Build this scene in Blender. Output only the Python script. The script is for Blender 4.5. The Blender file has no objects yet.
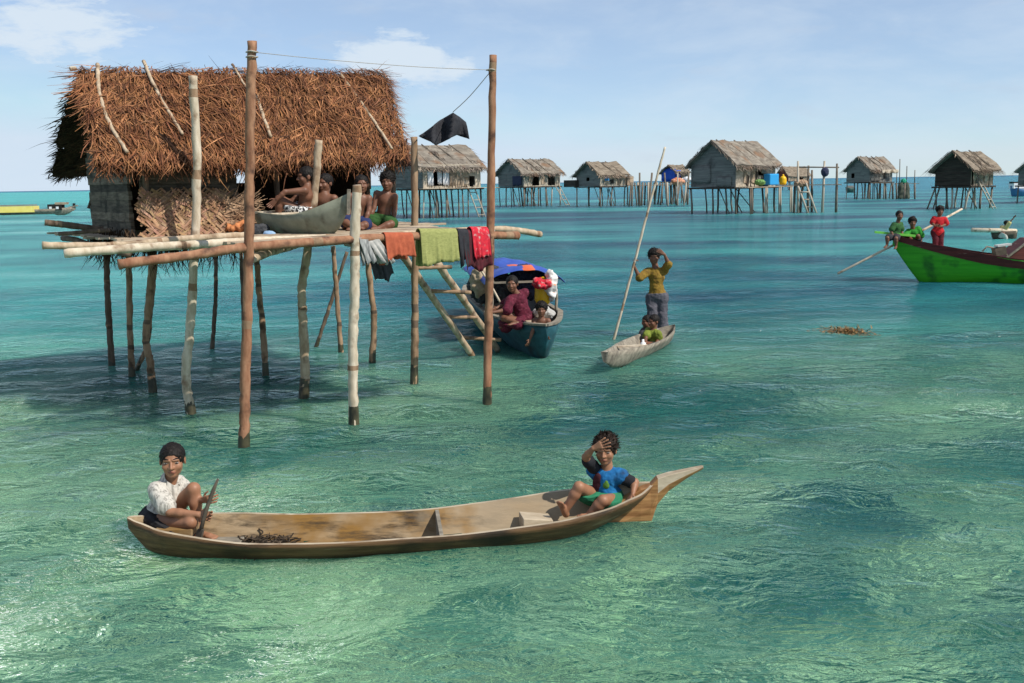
import bpy, math, random
import numpy as np
from mathutils import Vector, Matrix, noise
random.seed(7); np.random.seed(7)
SC = bpy.context.scene
COL = SC.collection
R = math.radians

# ------------------------------------------------------------------ camera
FPX, CX, CY = 995.0, 512.0, 341.5
HC, PITCH, ROLL = 2.5, R(9.05), R(0.92)
fwd = Vector((0, math.cos(PITCH), -math.sin(PITCH)))
up0 = Vector((0, math.sin(PITCH), math.cos(PITCH)))
rt0 = Vector((1, 0, 0))
rgt = rt0*math.cos(ROLL) - up0*math.sin(ROLL)
upv = up0*math.cos(ROLL) + rt0*math.sin(ROLL)
cam = bpy.data.cameras.new('camera'); camo = bpy.data.objects.new('camera', cam); COL.objects.link(camo)
m = Matrix.Identity(4)
for i in range(3):
    m[i][0] = rgt[i]; m[i][1] = upv[i]; m[i][2] = -fwd[i]
m[2][3] = HC
camo.matrix_world = m
cam.sensor_width = 36; cam.lens = FPX*36/1024; cam.clip_end = 30000; cam.clip_start = .05
SC.camera = camo

def ray(u, v): return rgt*((u-CX)/FPX) - upv*((v-CY)/FPX) + fwd
O0 = Vector((0, 0, HC))
def PZ(u, v, z=0.0):            # the real point at height z seen there
    d = ray(u, v); return O0 + d*((z-HC)/d.z)
def PY(u, v, y):                # the real point at distance y
    d = ray(u, v); return O0 + d*(y/d.y)
def PP(u, v, p0, n):
    d = ray(u, v); return O0 + d*((p0-O0).dot(n)/d.dot(n))

# ------------------------------------------------------------------ materials
def nd(nt, t, **kw):
    n = nt.nodes.new(t)
    for k, val in kw.items(): setattr(n, k, val)
    return n
def rgba(c): return (c[0], c[1], c[2], 1)
def srgb(r, g, b):
    f = lambda x: (x/255/12.92) if x/255 <= .04045 else ((x/255+.055)/1.055)**2.4
    return (f(r), f(g), f(b))
MATS = {}
def M(name, c1, c2=None, scale=(8, 8, 8), rough=.8, bump=.3, c3=None, spot=3.0, lo=.35, hi=.65, attr=False, spec=.3, bdist=.01, thr=(.55, .7), c4=None, spot4=9.0, thr4=(.56, .66)):
    mt = bpy.data.materials.new(name); mt.use_nodes = True; nt = mt.node_tree; L = nt.links.new
    b = nt.nodes['Principled BSDF']; b.inputs['Roughness'].default_value = rough
    b.inputs['Specular IOR Level'].default_value = spec
    tc = nd(nt, 'ShaderNodeTexCoord'); mp = nd(nt, 'ShaderNodeMapping'); L(tc.outputs['Object'], mp.inputs[0])
    mp.inputs['Scale'].default_value = scale
    nz = nd(nt, 'ShaderNodeTexNoise'); nz.inputs['Scale'].default_value = 1; nz.inputs['Detail'].default_value = 7; nz.inputs['Roughness'].default_value = .62
    L(mp.outputs[0], nz.inputs['Vector'])
    rp = nd(nt, 'ShaderNodeValToRGB'); rp.color_ramp.elements[0].position = lo; rp.color_ramp.elements[1].position = hi
    rp.color_ramp.elements[0].color = rgba(c1); rp.color_ramp.elements[1].color = rgba(c2 or c1)
    L(nz.outputs['Fac'], rp.inputs[0]); out = rp.outputs[0]
    if c3:
        n2 = nd(nt, 'ShaderNodeTexNoise'); n2.inputs['Scale'].default_value = spot; n2.inputs['Detail'].default_value = 5
        L(tc.outputs['Object'], n2.inputs['Vector'])
        r2 = nd(nt, 'ShaderNodeMapRange'); r2.inputs[1].default_value = thr[0]; r2.inputs[2].default_value = thr[1]
        L(n2.outputs['Fac'], r2.inputs[0])
        mx = nd(nt, 'ShaderNodeMix', data_type='RGBA'); mx.inputs[7].default_value = rgba(c3)
        L(r2.outputs[0], mx.inputs[0]); L(out, mx.inputs[6]); out = mx.outputs[2]
    if c4:
        n2 = nd(nt, 'ShaderNodeTexNoise'); n2.inputs['Scale'].default_value = spot4; n2.inputs['Detail'].default_value = 8; n2.inputs['Roughness'].default_value = .7
        mp2 = nd(nt, 'ShaderNodeMapping'); L(tc.outputs['Object'], mp2.inputs[0]); mp2.inputs['Scale'].default_value = (scale[0]/max(scale), scale[1]/max(scale), scale[2]/max(scale)); mp2.inputs['Location'].default_value = (3.3, 1.7, 9.1)
        L(mp2.outputs[0], n2.inputs['Vector'])
        r2 = nd(nt, 'ShaderNodeMapRange'); r2.inputs[1].default_value = thr4[0]; r2.inputs[2].default_value = thr4[1]; L(n2.outputs['Fac'], r2.inputs[0])
        mx = nd(nt, 'ShaderNodeMix', data_type='RGBA'); mx.inputs[7].default_value = rgba(c4)
        L(r2.outputs[0], mx.inputs[0]); L(out, mx.inputs[6]); out = mx.outputs[2]
    if attr:
        at = nd(nt, 'ShaderNodeAttribute', attribute_name='tone')
        mx = nd(nt, 'ShaderNodeMix', data_type='RGBA', blend_type='MULTIPLY'); mx.inputs[0].default_value = 1
        L(out, mx.inputs[6]); L(at.outputs['Color'], mx.inputs[7]); out = mx.outputs[2]
    L(out, b.inputs['Base Color'])
    if bump:
        bp = nd(nt, 'ShaderNodeBump'); bp.inputs['Strength'].default_value = bump; bp.inputs['Distance'].default_value = bdist
        L(nz.outputs['Fac'], bp.inputs['Height']); L(bp.outputs[0], b.inputs['Normal'])
    MATS[name] = mt
    return mt

m_pole = M('pole_wood', (.30, .21, .13), (.52, .41, .29), (14, 14, 5), .85, .5, (.13, .075, .045), 6)
m_polered = M('reddish_pole', (.20, .085, .045), (.36, .19, .11), (14, 14, 4), .85, .5, (.09, .045, .03), 7)
m_polepale = M('pale_pole', (.42, .34, .24), (.62, .53, .41), (16, 16, 5), .85, .5, (.2, .12, .07), 6)
m_poledark = M('dark_pole', (.07, .045, .03), (.17, .12, .085), (14, 14, 4), .9, .5)
m_polemid = M('brown_pole', (.2, .12, .07), (.36, .24, .15), (14, 14, 4), .88, .5, (.08, .05, .03), 6)
m_wet = M('wet_wood', (.02, .018, .012), (.075, .065, .035), (14, 14, 8), .35, .3, spec=.5)
m_thatch = M('dry_thatch', (.125, .042, .016), (.33, .14, .057), (6, 6, 6), .75, .2, attr=True, spec=.25)
m_thatchbase = M('thatch_under', (.09, .045, .022), (.16, .085, .04), (20, 20, 20), .95, .6)
m_gable = M('shaded_gable_thatch', (.04, .024, .013), (.10, .062, .034), (12, 12, 12), .9, .5, attr=True)  # aged leaf, darkened further in its colour for the shaded gable end
m_weave = M('woven_leaf', (.24, .13, .07), (.46, .30, .185), (9, 9, 9), .8, .2, attr=True)
m_wallgrey = M('weathered_wall', (.06, .045, .032), (.17, .135, .10), (4, 4, 34), .9, .7, attr=True, c3=(.03, .022, .016), spot=4)
m_plank = M('plank', (.30, .22, .15), (.5, .40, .29), (3, 3, 20), .85, .4, (.16, .1, .06), 4)
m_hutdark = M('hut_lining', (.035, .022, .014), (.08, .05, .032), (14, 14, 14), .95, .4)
m_rope = M('cord_fibre', (.25, .22, .18), (.4, .36, .3), (40, 40, 40), .9, .1)

# ------------------------------------------------------------------ objects
def link(name, me, mat, parent, smooth):
    for mm in (mat if isinstance(mat, (list, tuple)) else [mat]): me.materials.append(mm)
    o = bpy.data.objects.new(name, me); COL.objects.link(o)
    if parent: o.parent = parent
    if smooth: me.polygons.foreach_set('use_smooth', [True]*len(me.polygons))
    return o
def wloc(o):
    p = Vector((0, 0, 0))
    while o: p += o.location; o = o.parent
    return p
def tag(o, label=None, cat=None, group=None, kind=None):
    if label: o['label'] = label
    if cat: o['category'] = cat
    if group: o['group'] = group
    if kind: o['kind'] = kind
    return o
def thing(name, label, cat, loc=(0, 0, 0), group=None):
    o = bpy.data.objects.new(name, None); COL.objects.link(o); o.location = loc; o.empty_display_size = .1
    return tag(o, label, cat, group)

class MB:
    def __init__(s): s.v = []; s.f = []; s.mi = []; s.tone = []; s.cm = 0; s.ct = (1, 1, 1)
    def addv(s, p): s.v.append((p[0], p[1], p[2])); s.tone.append(s.ct); return len(s.v)-1
    def face(s, *i): s.f.append(tuple(i)); s.mi.append(s.cm)
    def quad(s, a, b, c, d): s.face(*[s.addv(p) for p in (a, b, c, d)])
    def obox(s, c, ax, ay, az):        # centre, half-vectors
        c, ax, ay, az = map(Vector, (c, ax, ay, az))
        i = [s.addv(c+ax*x+ay*y+az*z) for z in (-1, 1) for y in (-1, 1) for x in (-1, 1)]
        for q in ((0, 2, 3, 1), (4, 5, 7, 6), (0, 1, 5, 4), (2, 6, 7, 3), (0, 4, 6, 2), (1, 3, 7, 5)): s.face(*[i[k] for k in q])
    def bar(s, p, q, w, h, upd=(0, 0, 1)):
        p, q = Vector(p), Vector(q); d = (q-p); l = d.length; d.normalize(); sd = d.cross(Vector(upd))
        if sd.length < 1e-4: sd = d.cross(Vector((1, 0, 0)))
        sd.normalize(); u2 = sd.cross(d)
        s.obox((p+q)/2, d*l/2, sd*w/2, u2*h/2)
    def tube(s, pts, rad, n=8, cap=True, wob=0):
        pts = [Vector(p) for p in pts]
        if not hasattr(rad, '__len__'): rad = [rad]*len(pts)
        rings = []; ref = None
        for k, p in enumerate(pts):
            d = (pts[min(k+1, len(pts)-1)]-pts[max(k-1, 0)]).normalized()
            if ref is None: ref = d.cross(Vector((.31, .77, .55))).normalized()
            ref = (ref-d*ref.dot(d)).normalized(); o2 = d.cross(ref)
            rr = [rad[k]*(1+random.uniform(-wob, wob)) for _ in range(n)]
            rings.append([s.addv(p+(ref*math.cos(2*math.pi*j/n)+o2*math.sin(2*math.pi*j/n))*rr[j]) for j in range(n)])
        for a, b in zip(rings, rings[1:]):
            for j in range(n): s.face(a[j], a[(j+1) % n], b[(j+1) % n], b[j])
        if cap: s.face(*rings[0][::-1]); s.face(*rings[-1])
    def strand(s, p, d, nrm, L, w, lift=.0, curl=0.0, seg=3):
        p, d, nrm = Vector(p), Vector(d).normalized(), Vector(nrm).normalized()
        sd = d.cross(nrm).normalized(); prev = None
        for k in range(seg+1):
            t = k/seg; ww = w*(1-.75*t*t)
            c = p + d*L*t + nrm*(lift*t - lift*.9*t*t*(.4+.6*t)) + sd*curl*L*t*t
            a = s.addv(c-sd*ww/2); b = s.addv(c+sd*ww/2 + nrm*w*.15)
            if prev: s.face(prev[0], prev[1], b, a)
            prev = (a, b)
    def build(s, name, mat, parent=None, smooth=False, auto=False):
        off = wloc(parent) if parent else Vector((0, 0, 0))
        me = bpy.data.meshes.new(name)
        v = np.array(s.v, dtype=np.float64) - np.array(off)
        me.from_pydata(v.tolist(), [], s.f); me.update()
        if True:
            a = me.color_attributes.new('tone', 'FLOAT_COLOR', 'POINT')
            a.data.foreach_set('color', np.array([(t[0], t[1], t[2], 1) for t in s.tone], dtype=np.float32).ravel())
        o = link(name, me, mat, parent, smooth)
        if isinstance(mat, (list, tuple)): me.polygons.foreach_set('material_index', s.mi)
        return o

def densify(pts, n=5, jit=.006):
    pts = [Vector(p) for p in pts]; out = []
    for i in range(len(pts)-1):
        p0 = pts[max(i-1, 0)]; p1 = pts[i]; p2 = pts[i+1]; p3 = pts[min(i+2, len(pts)-1)]
        for k in range(n):
            t = k/n
            q = .5*((2*p1)+(p2-p0)*t+(2*p0-5*p1+4*p2-p3)*t*t+(3*p1-p0-3*p2+p3)*t**3)
            out.append(q+Vector((random.uniform(-jit, jit), random.uniform(-jit, jit), 0)))
    out.append(pts[-1]); return out
def pole(name, parent, pts, r0, r1, mat, n=9, label=None, dens=5, jit=.005):
    p = densify(pts, dens*2, jit); mb = MB(); k = len(p)
    mb.tube(p, [(r0+(r1-r0)*i/(k-1))*random.uniform(.93, 1.09) for i in range(k)], n, wob=.06)
    ring = {random.randrange(2, max(3, k-1)) for _ in range(max(1, k//15))}      # bark scars where branches were cut
    for fi in range(len(mb.f)):
        if fi//n in ring and len(mb.f[fi]) == 4: mb.mi[fi] = 1
    o = mb.build(name, [mat, MATS['brown_pole'] if mat.name != 'brown_pole' else MATS['dark_pole']], parent, True)
    if label: o['label'] = label
    return o

# ------------------------------------------------------------------ signed distance bodies
class SDF:
    def __init__(s, vox=.008, k=.02): s.pr = []; s.vox = vox; s.k = k
    def cap(s, a, b, ra, rb=None, k=None): s.pr.append(('c', np.array(a, float), np.array(b, float), ra, ra if rb is None else rb, k)); return s
    def ell(s, c, rad, rot=None, k=None): s.pr.append(('e', np.array(c, float), np.array(rad, float), np.array(rot if rot is not None else np.eye(3), float), None, k)); return s
    def cutell(s, c, rad, rot=None, k=.004): s.pr.append(('-e', np.array(c, float), np.array(rad, float), np.array(rot if rot is not None else np.eye(3), float), None, k)); return s
    def plane(s, p, n): s.pr.append(('p', np.array(p, float), np.array(n, float)/np.linalg.norm(n), None, None, None)); return s   # removes the side n points to
    @staticmethod
    def dist(pr, X):
        t = pr[0]
        if t == 'c':
            a, b, ra, rb = pr[1:5]; ba = b-a; l2 = max(float(ba@ba), 1e-9)
            pa = X-a.astype(np.float32); h = np.clip((pa@ba.astype(np.float32))/l2, 0, 1)
            q = pa-h[..., None]*ba.astype(np.float32)
            return np.sqrt((q*q).sum(-1))-(ra+(rb-ra)*h)
        if t in ('e', '-e'):
            c, rad, rot = pr[1:4]
            q = (X-c.astype(np.float32))@rot.astype(np.float32)
            k0 = np.sqrt(((q/rad)**2).sum(-1)); k1 = np.sqrt(((q/(rad*rad))**2).sum(-1))+1e-9
            return k0*(k0-1)/k1
    def mesh(s, wr=None):
        lo = np.full(3, 1e9); hi = -lo
        for p in s.pr:
            if p[0] == 'c': r = max(p[3], p[4]); pts = [p[1], p[2]]
            elif p[0] == 'e': r = p[2].max(); pts = [p[1]]
            else: continue
            for q in pts: lo = np.minimum(lo, q-r); hi = np.maximum(hi, q+r)
        pad = 3*s.vox; lo -= pad; hi += pad
        N = np.ceil((hi-lo)/s.vox).astype(int)+1
        ax = [(lo[i]+np.arange(N[i])*s.vox).astype(np.float32) for i in range(3)]
        F = np.full(N, 1.0, np.float32)
        for p in s.pr:
            if p[0] in ('c', 'e', '-e'):
                if p[0] == 'c': r = max(p[3], p[4]); pts = np.array([p[1], p[2]])
                else: r = p[2].max(); pts = np.array([p[1]])
                k = p[5] if p[5] is not None else s.k
                mg = r+k+2.5*s.vox
                i0 = np.maximum(np.floor((pts.min(0)-mg-lo)/s.vox).astype(int), 0); i1 = np.minimum(np.ceil((pts.max(0)+mg-lo)/s.vox).astype(int)+1, N)
                if (i1 <= i0).any(): continue
                sl = tuple(slice(i0[i], i1[i]) for i in range(3))
                X = np.stack(np.meshgrid(*[ax[i][sl[i]] for i in range(3)], indexing='ij'), -1)
                d = SDF.dist(p, X).astype(np.float32); f = F[sl]
                if p[0] == '-e': F[sl] = np.maximum(f, -d)
                else:
                    h = np.clip(.5+.5*(f-d)/k, 0, 1); F[sl] = f*(1-h)+d*h-k*h*(1-h)
            else:
                G = (ax[0][:, None, None]-p[1][0])*p[2][0]+(ax[1][None, :, None]-p[1][1])*p[2][1]+(ax[2][None, None, :]-p[1][2])*p[2][2]
                F = np.maximum(F, G.astype(np.float32))
        ins = F < 0
        # surface nets
        n0, n1, n2 = F.shape
        cnt = np.zeros((n0-1, n1-1, n2-1), np.int8)
        for a in (0, 1):
            for b in (0, 1):
                for c in (0, 1): cnt += ins[a:n0-1+a, b:n1-1+b, c:n2-1+c]
        act = (cnt > 0) & (cnt < 8)
        idx = -np.ones(act.shape, np.int64); I = np.argwhere(act); idx[act] = np.arange(len(I))
        acc = np.zeros((len(I), 3)); wt = np.zeros(len(I))
        cs = [(a, b, c) for a in (0, 1) for b in (0, 1) for c in (0, 1)]
        for c0 in cs:
            for d in range(3):
                if c0[d]: continue
                c1 = list(c0); c1[d] = 1
                f0 = F[I[:, 0]+c0[0], I[:, 1]+c0[1], I[:, 2]+c0[2]]; f1 = F[I[:, 0]+c1[0], I[:, 1]+c1[1], I[:, 2]+c1[2]]
                mk = (f0 < 0) != (f1 < 0)
                t = np.where(mk, f0/np.where(mk, f0-f1, 1), 0)
                P = np.tile(np.array(c0, float), (len(I), 1)); P[:, d] += t
                acc += P*mk[:, None]; wt += mk
        V = lo+(I+acc/wt[:, None])*s.vox
        Q = []
        for d in range(3):
            e1, e2 = (d+1) % 3, (d+2) % 3
            a = np.take(ins, range(0, F.shape[d]-1), axis=d); b = np.take(ins, range(1, F.shape[d]), axis=d)
            E = np.argwhere(a != b)
            E = E[(E[:, e1] > 0) & (E[:, e2] > 0) & (E[:, e1] < act.shape[e1]) & (E[:, e2] < act.shape[e2])]
            def cell(o1, o2):
                C = E.copy(); C[:, e1] += o1; C[:, e2] += o2; return idx[C[:, 0], C[:, 1], C[:, 2]]
            q = np.stack([cell(-1, -1), cell(0, -1), cell(0, 0), cell(-1, 0)], 1)
            fl = a[E[:, 0], E[:, 1], E[:, 2]]
            q[~fl] = q[~fl][:, ::-1]; Q.append(q)
        Q = np.concatenate(Q); Q = Q[(Q >= 0).all(1)]
        return V, Q
    def build(s, name, mat, parent=None, wr=0, wscale=14, stretch=(1, 1, 1)):
        if not s.pr: return None
        V, Q = s.mesh()
        off = np.array(wloc(parent)) if parent else np.zeros(3)
        me = bpy.data.meshes.new(name); me.from_pydata((V-off).tolist(), [], Q.tolist()); me.update()
        if wr:
            nr = np.zeros(len(V)*3); me.vertices.foreach_get('normal', nr); nr = nr.reshape(-1, 3)
            dd = np.array([noise.fractal(Vector((p[0]*wscale*stretch[0], p[1]*wscale*stretch[1], p[2]*wscale*stretch[2])), .7, 2.1, 3) for p in V])
            V2 = V+nr*(dd*wr)[:, None]; me.vertices.foreach_set('co', (V2-off).ravel()); me.update()
        return link(name, me, mat, parent, True)
# ------------------------------------------------------------------ sky, sun
SUN_EL = R(47); SUN_DIR = Vector((.86, -.51, 0)).normalized()
sun = bpy.data.lights.new('sun', 'SUN'); so = bpy.data.objects.new('sun', sun); COL.objects.link(so)
sun.energy = 4.8; sun.angle = R(.5); sun.color = (1, .95, .86)
tos = Vector((SUN_DIR.x*math.cos(SUN_EL), SUN_DIR.y*math.cos(SUN_EL), math.sin(SUN_EL)))
so.rotation_euler = tos.to_track_quat('Z', 'Y').to_euler(); so.location = tos*50
W = bpy.data.worlds.new('World'); SC.world = W; W.use_nodes = True
nt = W.node_tree; L = nt.links.new; bg = nt.nodes['Background']
sky = nd(nt, 'ShaderNodeTexSky'); sky.sky_type = 'NISHITA'; sky.sun_disc = False
sky.sun_elevation = SUN_EL; sky.sun_rotation = math.atan2(SUN_DIR.x, SUN_DIR.y)
sky.altitude = 0; sky.air_density = .8; sky.dust_density = .05; sky.ozone_density = 4.5
tc = nd(nt, 'ShaderNodeTexCoord')
def vm(op, a, b=None):
    n = nd(nt, 'ShaderNodeVectorMath', operation=op); L(a, n.inputs[0])
    if b is not None:
        if isinstance(b, (tuple, Vector)): n.inputs[1].default_value = b
        else: L(b, n.inputs[1])
    return n
def mth(op, a, b=None, c=None, clamp=False):
    n = nd(nt, 'ShaderNodeMath', operation=op); n.use_clamp = clamp
    for i, x in enumerate((a, b, c)):
        if x is None: continue
        if isinstance(x, (int, float)): n.inputs[i].default_value = x
        else: L(x, n.inputs[i])
    return n.outputs[0]
def mrange(x, a, b, c=0, d=1, smooth=True):
    n = nd(nt, 'ShaderNodeMapRange'); n.interpolation_type = 'SMOOTHSTEP' if smooth else 'LINEAR'
    L(x, n.inputs[0]); n.inputs[1].default_value = a; n.inputs[2].default_value = b; n.inputs[3].default_value = c; n.inputs[4].default_value = d
    return n.outputs[0]
def noi(vec, scale, detail=6, rough=.55, dist=0):
    n = nd(nt, 'ShaderNodeTexNoise'); L(vec, n.inputs['Vector']); n.inputs['Scale'].default_value = scale
    n.inputs['Detail'].default_value = detail; n.inputs['Roughness'].default_value = rough; n.inputs['Distortion'].default_value = dist
    return n.outputs['Fac']
def mapping(vec, sc, rot=(0, 0, 0), loc=(0, 0, 0)):
    n = nd(nt, 'ShaderNodeMapping'); L(vec, n.inputs[0]); n.inputs['Scale'].default_value = sc; n.inputs['Rotation'].default_value = rot; n.inputs['Location'].default_value = loc
    return n.outputs[0]
def mixc(f, a, b, blend='MIX'):
    n = nd(nt, 'ShaderNodeMix', data_type='RGBA', blend_type=blend)
    if isinstance(f, (int, float)): n.inputs[0].default_value = f
    else: L(f, n.inputs[0])
    for i, x in ((6, a), (7, b)):
        if isinstance(x, tuple): n.inputs[i].default_value = rgba(x)
        else: L(x, n.inputs[i])
    return n.outputs[2]
G = tc.outputs['Generated']
Gs = mapping(G, (1, 1, 3.2))
cn = noi(Gs, 7, 8, .6, .3)
cn2 = noi(Gs, 26, 8, .62, .2)
mask = None
for (u, v, r, s) in ((50, 25, .15, 1.3), (395, 60, .12, 1.5), (450, 68, .07, 1.1), (90, 55, .08, .8), (655, 85, .05, .38), (910, 40, .10, .25), (990, 120, .10, .3), (20, 75, .06, .55)):
    d0 = ray(u, v).normalized()
    df = vm('SUBTRACT', G, tuple(d0)); df = vm('MULTIPLY', df.outputs[0], (1, 1, 2.3))
    ln = vm('LENGTH', df.outputs[0]).outputs['Value']
    mk = mth('MULTIPLY', mrange(ln, 0, r, 1, 0), s)
    mask = mk if mask is None else mth('MAXIMUM', mask, mk)
puff = mrange(mth('ADD', mth('ADD', mth('MULTIPLY', mask, .48), mth('MULTIPLY', cn2, .85)), mth("MULTIPLY", cn, .35)), .78, 1.16)
thin = mth('ADD', mth('MULTIPLY', mrange(cn, .36, .75), .24), .34)
grey = mth('MULTIPLY', mrange(noi(Gs, 11, 6, .6), .55, .8), .35)
sep = nd(nt, 'ShaderNodeSeparateXYZ'); L(G, sep.inputs[0])
SKYK = 1.0
skc = mixc(1.0, sky.outputs[0], (.93, 1.0, 1.05), 'MULTIPLY')
skc = mixc(1.0, skc, (5.0, 6.15, 7.4), 'DARKEN')
c = mixc(mth('MAXIMUM', thin, mth('MULTIPLY', puff, .95)), skc, (5.9, 6.75, 7.6))
c = mixc(mth('MULTIPLY', grey, mth('SUBTRACT', 1.0, puff)), c, (4.6, 5.2, 6.2))
L(c, bg.inputs[0]); bg.inputs[1].default_value = .11

# ------------------------------------------------------------------ water
def water_mat():
    global nt, L
    mt = bpy.data.materials.new('sea_water'); mt.use_nodes = True; nt = mt.node_tree; L = nt.links.new
    for n in list(nt.nodes): nt.nodes.remove(n)
    out = nd(nt, 'ShaderNodeOutputMaterial')
    geo = nd(nt, 'ShaderNodeNewGeometry'); P = geo.outputs['Position']
    w1 = mapping(P, (1.0, 1.9, 1), (0, 0, R(24))); w2 = mapping(P, (1.0, 1.6, 1), (0, 0, R(-14)))
    h = mth('ADD', mth('MULTIPLY', noi(w1, 1.1, 2, .5, .5), .085), mth('MULTIPLY', noi(w2, 3.0, 3, .55, .8), .12))
    h = mth('ADD', h, mth('MULTIPLY', noi(w1, 7.5, 3, .6, .6), .05))
    bp = nd(nt, 'ShaderNodeBump'); s0_ = nd(nt, 'ShaderNodeSeparateXYZ'); L(P, s0_.inputs[0]); L(mrange(s0_.outputs[1], 5, 15, .50, .95), bp.inputs['Strength']); bp.inputs['Distance'].default_value = 1.0
    L(h, bp.inputs['Height']); N = bp.outputs[0]
    # bottom seen through the moving surface: shifted by the slope of the water (refraction)
    slope = vm('MULTIPLY', N, (1.25, 1.25, 0)).outputs[0]
    P2 = vm('ADD', P, slope).outputs[0]
    s = nd(nt, 'ShaderNodeSeparateXYZ'); L(P, s.inputs[0]); X, Y = s.outputs[0], s.outputs[1]
    big = noi(mapping(P2, (1, 1.2, 1), (0, 0, .4), (3.1, 7.7, 0)), .27, 4, .55, .5)
    mid = noi(mapping(P2, (1, 1.25, 1), (0, 0, -.3)), .85, 5, .6, .6)
    fin = noi(P2, 3.4, 5, .65, .8)
    # depth: sand shelf close by at the left, weedier and deeper to the right and beyond
    shelf = mth('ADD', mth('MULTIPLY', Y, -.085), mth('MULTIPLY', X, -.085))
    f = mth('ADD', mth('ADD', mth('MULTIPLY', mth('SUBTRACT', big, .5), 1.8), mth('MULTIPLY', mth('SUBTRACT', mid, .5), 1.9)), mth('MULTIPLY', mth('SUBTRACT', fin, .5), 2.7))
    f = mth('ADD', f, mth('ADD', mth('MAXIMUM', mth('MULTIPLY', shelf, .72), -.52), .80))
    rp = nd(nt, 'ShaderNodeValToRGB'); L(f, rp.inputs[0])
    el = rp.color_ramp.elements
    for pos, colr in ((.0, (.001, .055, .062)), (.22, (.002, .095, .092)), (.45, (.003, .165, .135)), (.64, (.010, .235, .170)), (.84, (.055, .34, .215)), (1.0, (.27, .46, .26))):
        e = el[0] if pos == 0 else (el[1] if pos == 1.0 else el.new(pos)); e.position = pos; e.color = rgba(colr)
    near = rp.outputs[0]
    fp = mapping(P2, (.35, 1.3, 1), (0, 0, R(-12)))
    fb = mth('ADD', mth('MULTIPLY', noi(fp, .075, 4, .55, .4), .62), mth('MULTIPLY', noi(mapping(P2, (.5, 1.4, 1), (0, 0, R(16))), .42, 6, .65, .6), .38))
    fb = mth('ADD', fb, mrange(mth('DIVIDE', X, mth('ADD', Y, 1.0)), -.08, -.45, 0, .055))
    r2 = nd(nt, 'ShaderNodeValToRGB'); L(fb, r2.inputs[0]); el = r2.color_ramp.elements
    for pos, colr in ((.40, (.007, .052, .088)), (.46, (.014, .112, .142)), (.52, (.032, .205, .212)), (.60, (.065, .34, .32))):
        e = el[0] if pos == .40 else (el[1] if pos == .61 else el.new(pos)); e.position = pos; e.color = rgba(colr)
    dist = mth('ADD', Y, mth('MULTIPLY', mth('SUBTRACT', big, .5), 9))
    # pale sand patches with caustic light put into the colour; dark coral rubble
    sand_caustics = mth('MULTIPLY', mrange(noi(P2, 1.0, 7, .72, 1.5), .50, .57), mrange(f, .28, .66))
    near = mixc(mth('MULTIPLY', sand_caustics, .8), near, (.24, .45, .22))
    weed = mrange(noi(mapping(P2, (1, 1.4, 1), (0, 0, .8), (8, 2, 0)), .7, 7, .74, 1.2), .49, .56)
    near = mixc(mth('MULTIPLY', weed, .7), near, (.004, .095, .074))
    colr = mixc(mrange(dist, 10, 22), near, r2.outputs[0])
    # far reef flat: bright turquoise to the left, open deep water to the right
    vv = mth('DIVIDE', X, mth('ADD', Y, 1.0))
    fb2 = noi(mapping(P, (.12, 1, 1)), .02, 4, .6)
    flat = mixc(mrange(mth('ADD', vv, mth('MULTIPLY', fb2, .25)), -.32, .32), (.06, .42, .40), (.03, .20, .28))
    colr = mixc(mth('MULTIPLY', mrange(Y, 55, 260), .8), colr, flat)
    colr = mixc(mrange(Y, 900, 2600), colr, (.015, .13, .22))
    # wave shading put into the colour: faces tilted to the viewer darker
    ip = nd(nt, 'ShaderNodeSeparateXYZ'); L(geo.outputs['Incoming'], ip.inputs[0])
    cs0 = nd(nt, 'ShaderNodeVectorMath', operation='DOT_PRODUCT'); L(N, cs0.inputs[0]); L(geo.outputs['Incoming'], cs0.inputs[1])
    wave_shade = mrange(mth('SUBTRACT', cs0.outputs['Value'], ip.outputs[2]), -.16, .20, 1.22, .50); wave_shade = mth('ADD', mth('MULTIPLY', mth('SUBTRACT', wave_shade, 1.0), mrange(Y, 5, 14, .55, 1.0)), 1.0)
    colr = mixc(1.0, colr, wave_shade, 'MULTIPLY')
    df = nd(nt, 'ShaderNodeSubsurfaceScattering', falloff='BURLEY'); L(colr, df.inputs['Color']); df.inputs['Scale'].default_value = 1.1; df.inputs['Radius'].default_value = (.35, .6, .6)
    gl = nd(nt, 'ShaderNodeBsdfGlossy'); gl.inputs['Roughness'].default_value = .05; gl.inputs[0].default_value = (1, 1, 1, 1); L(N, gl.inputs['Normal']); L(mrange(Y, 8, 80, .09, .26), gl.inputs['Roughness'])
    cs = nd(nt, 'ShaderNodeVectorMath', operation='DOT_PRODUCT'); L(N, cs.inputs[0]); L(geo.outputs['Incoming'], cs.inputs[1])
    ct = mth('MAXIMUM', mth('ADD', cs.outputs['Value'], mrange(Y, 8, 110, .06, .15)), .0)
    fk = mth('ADD', mth('MULTIPLY', mth('POWER', mth('MAXIMUM', mth('SUBTRACT', 1.0, ct), .0), 3.9), .34), .01)
    fl_ = nd(nt, 'ShaderNodeCombineXYZ'); fl_.inputs[2].default_value = 1; L(fl_.outputs[0], df.inputs['Normal'])
    mx = nd(nt, 'ShaderNodeMixShader'); L(fk, mx.inputs[0]); L(df.outputs[0], mx.inputs[1]); L(gl.outputs[0], mx.inputs[2]); L(mx.outputs[0], out.inputs[0])
    return mt
WET_HULLS = []          # footprints of the hulls afloat: (centres, perps, halfwidths)
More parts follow.
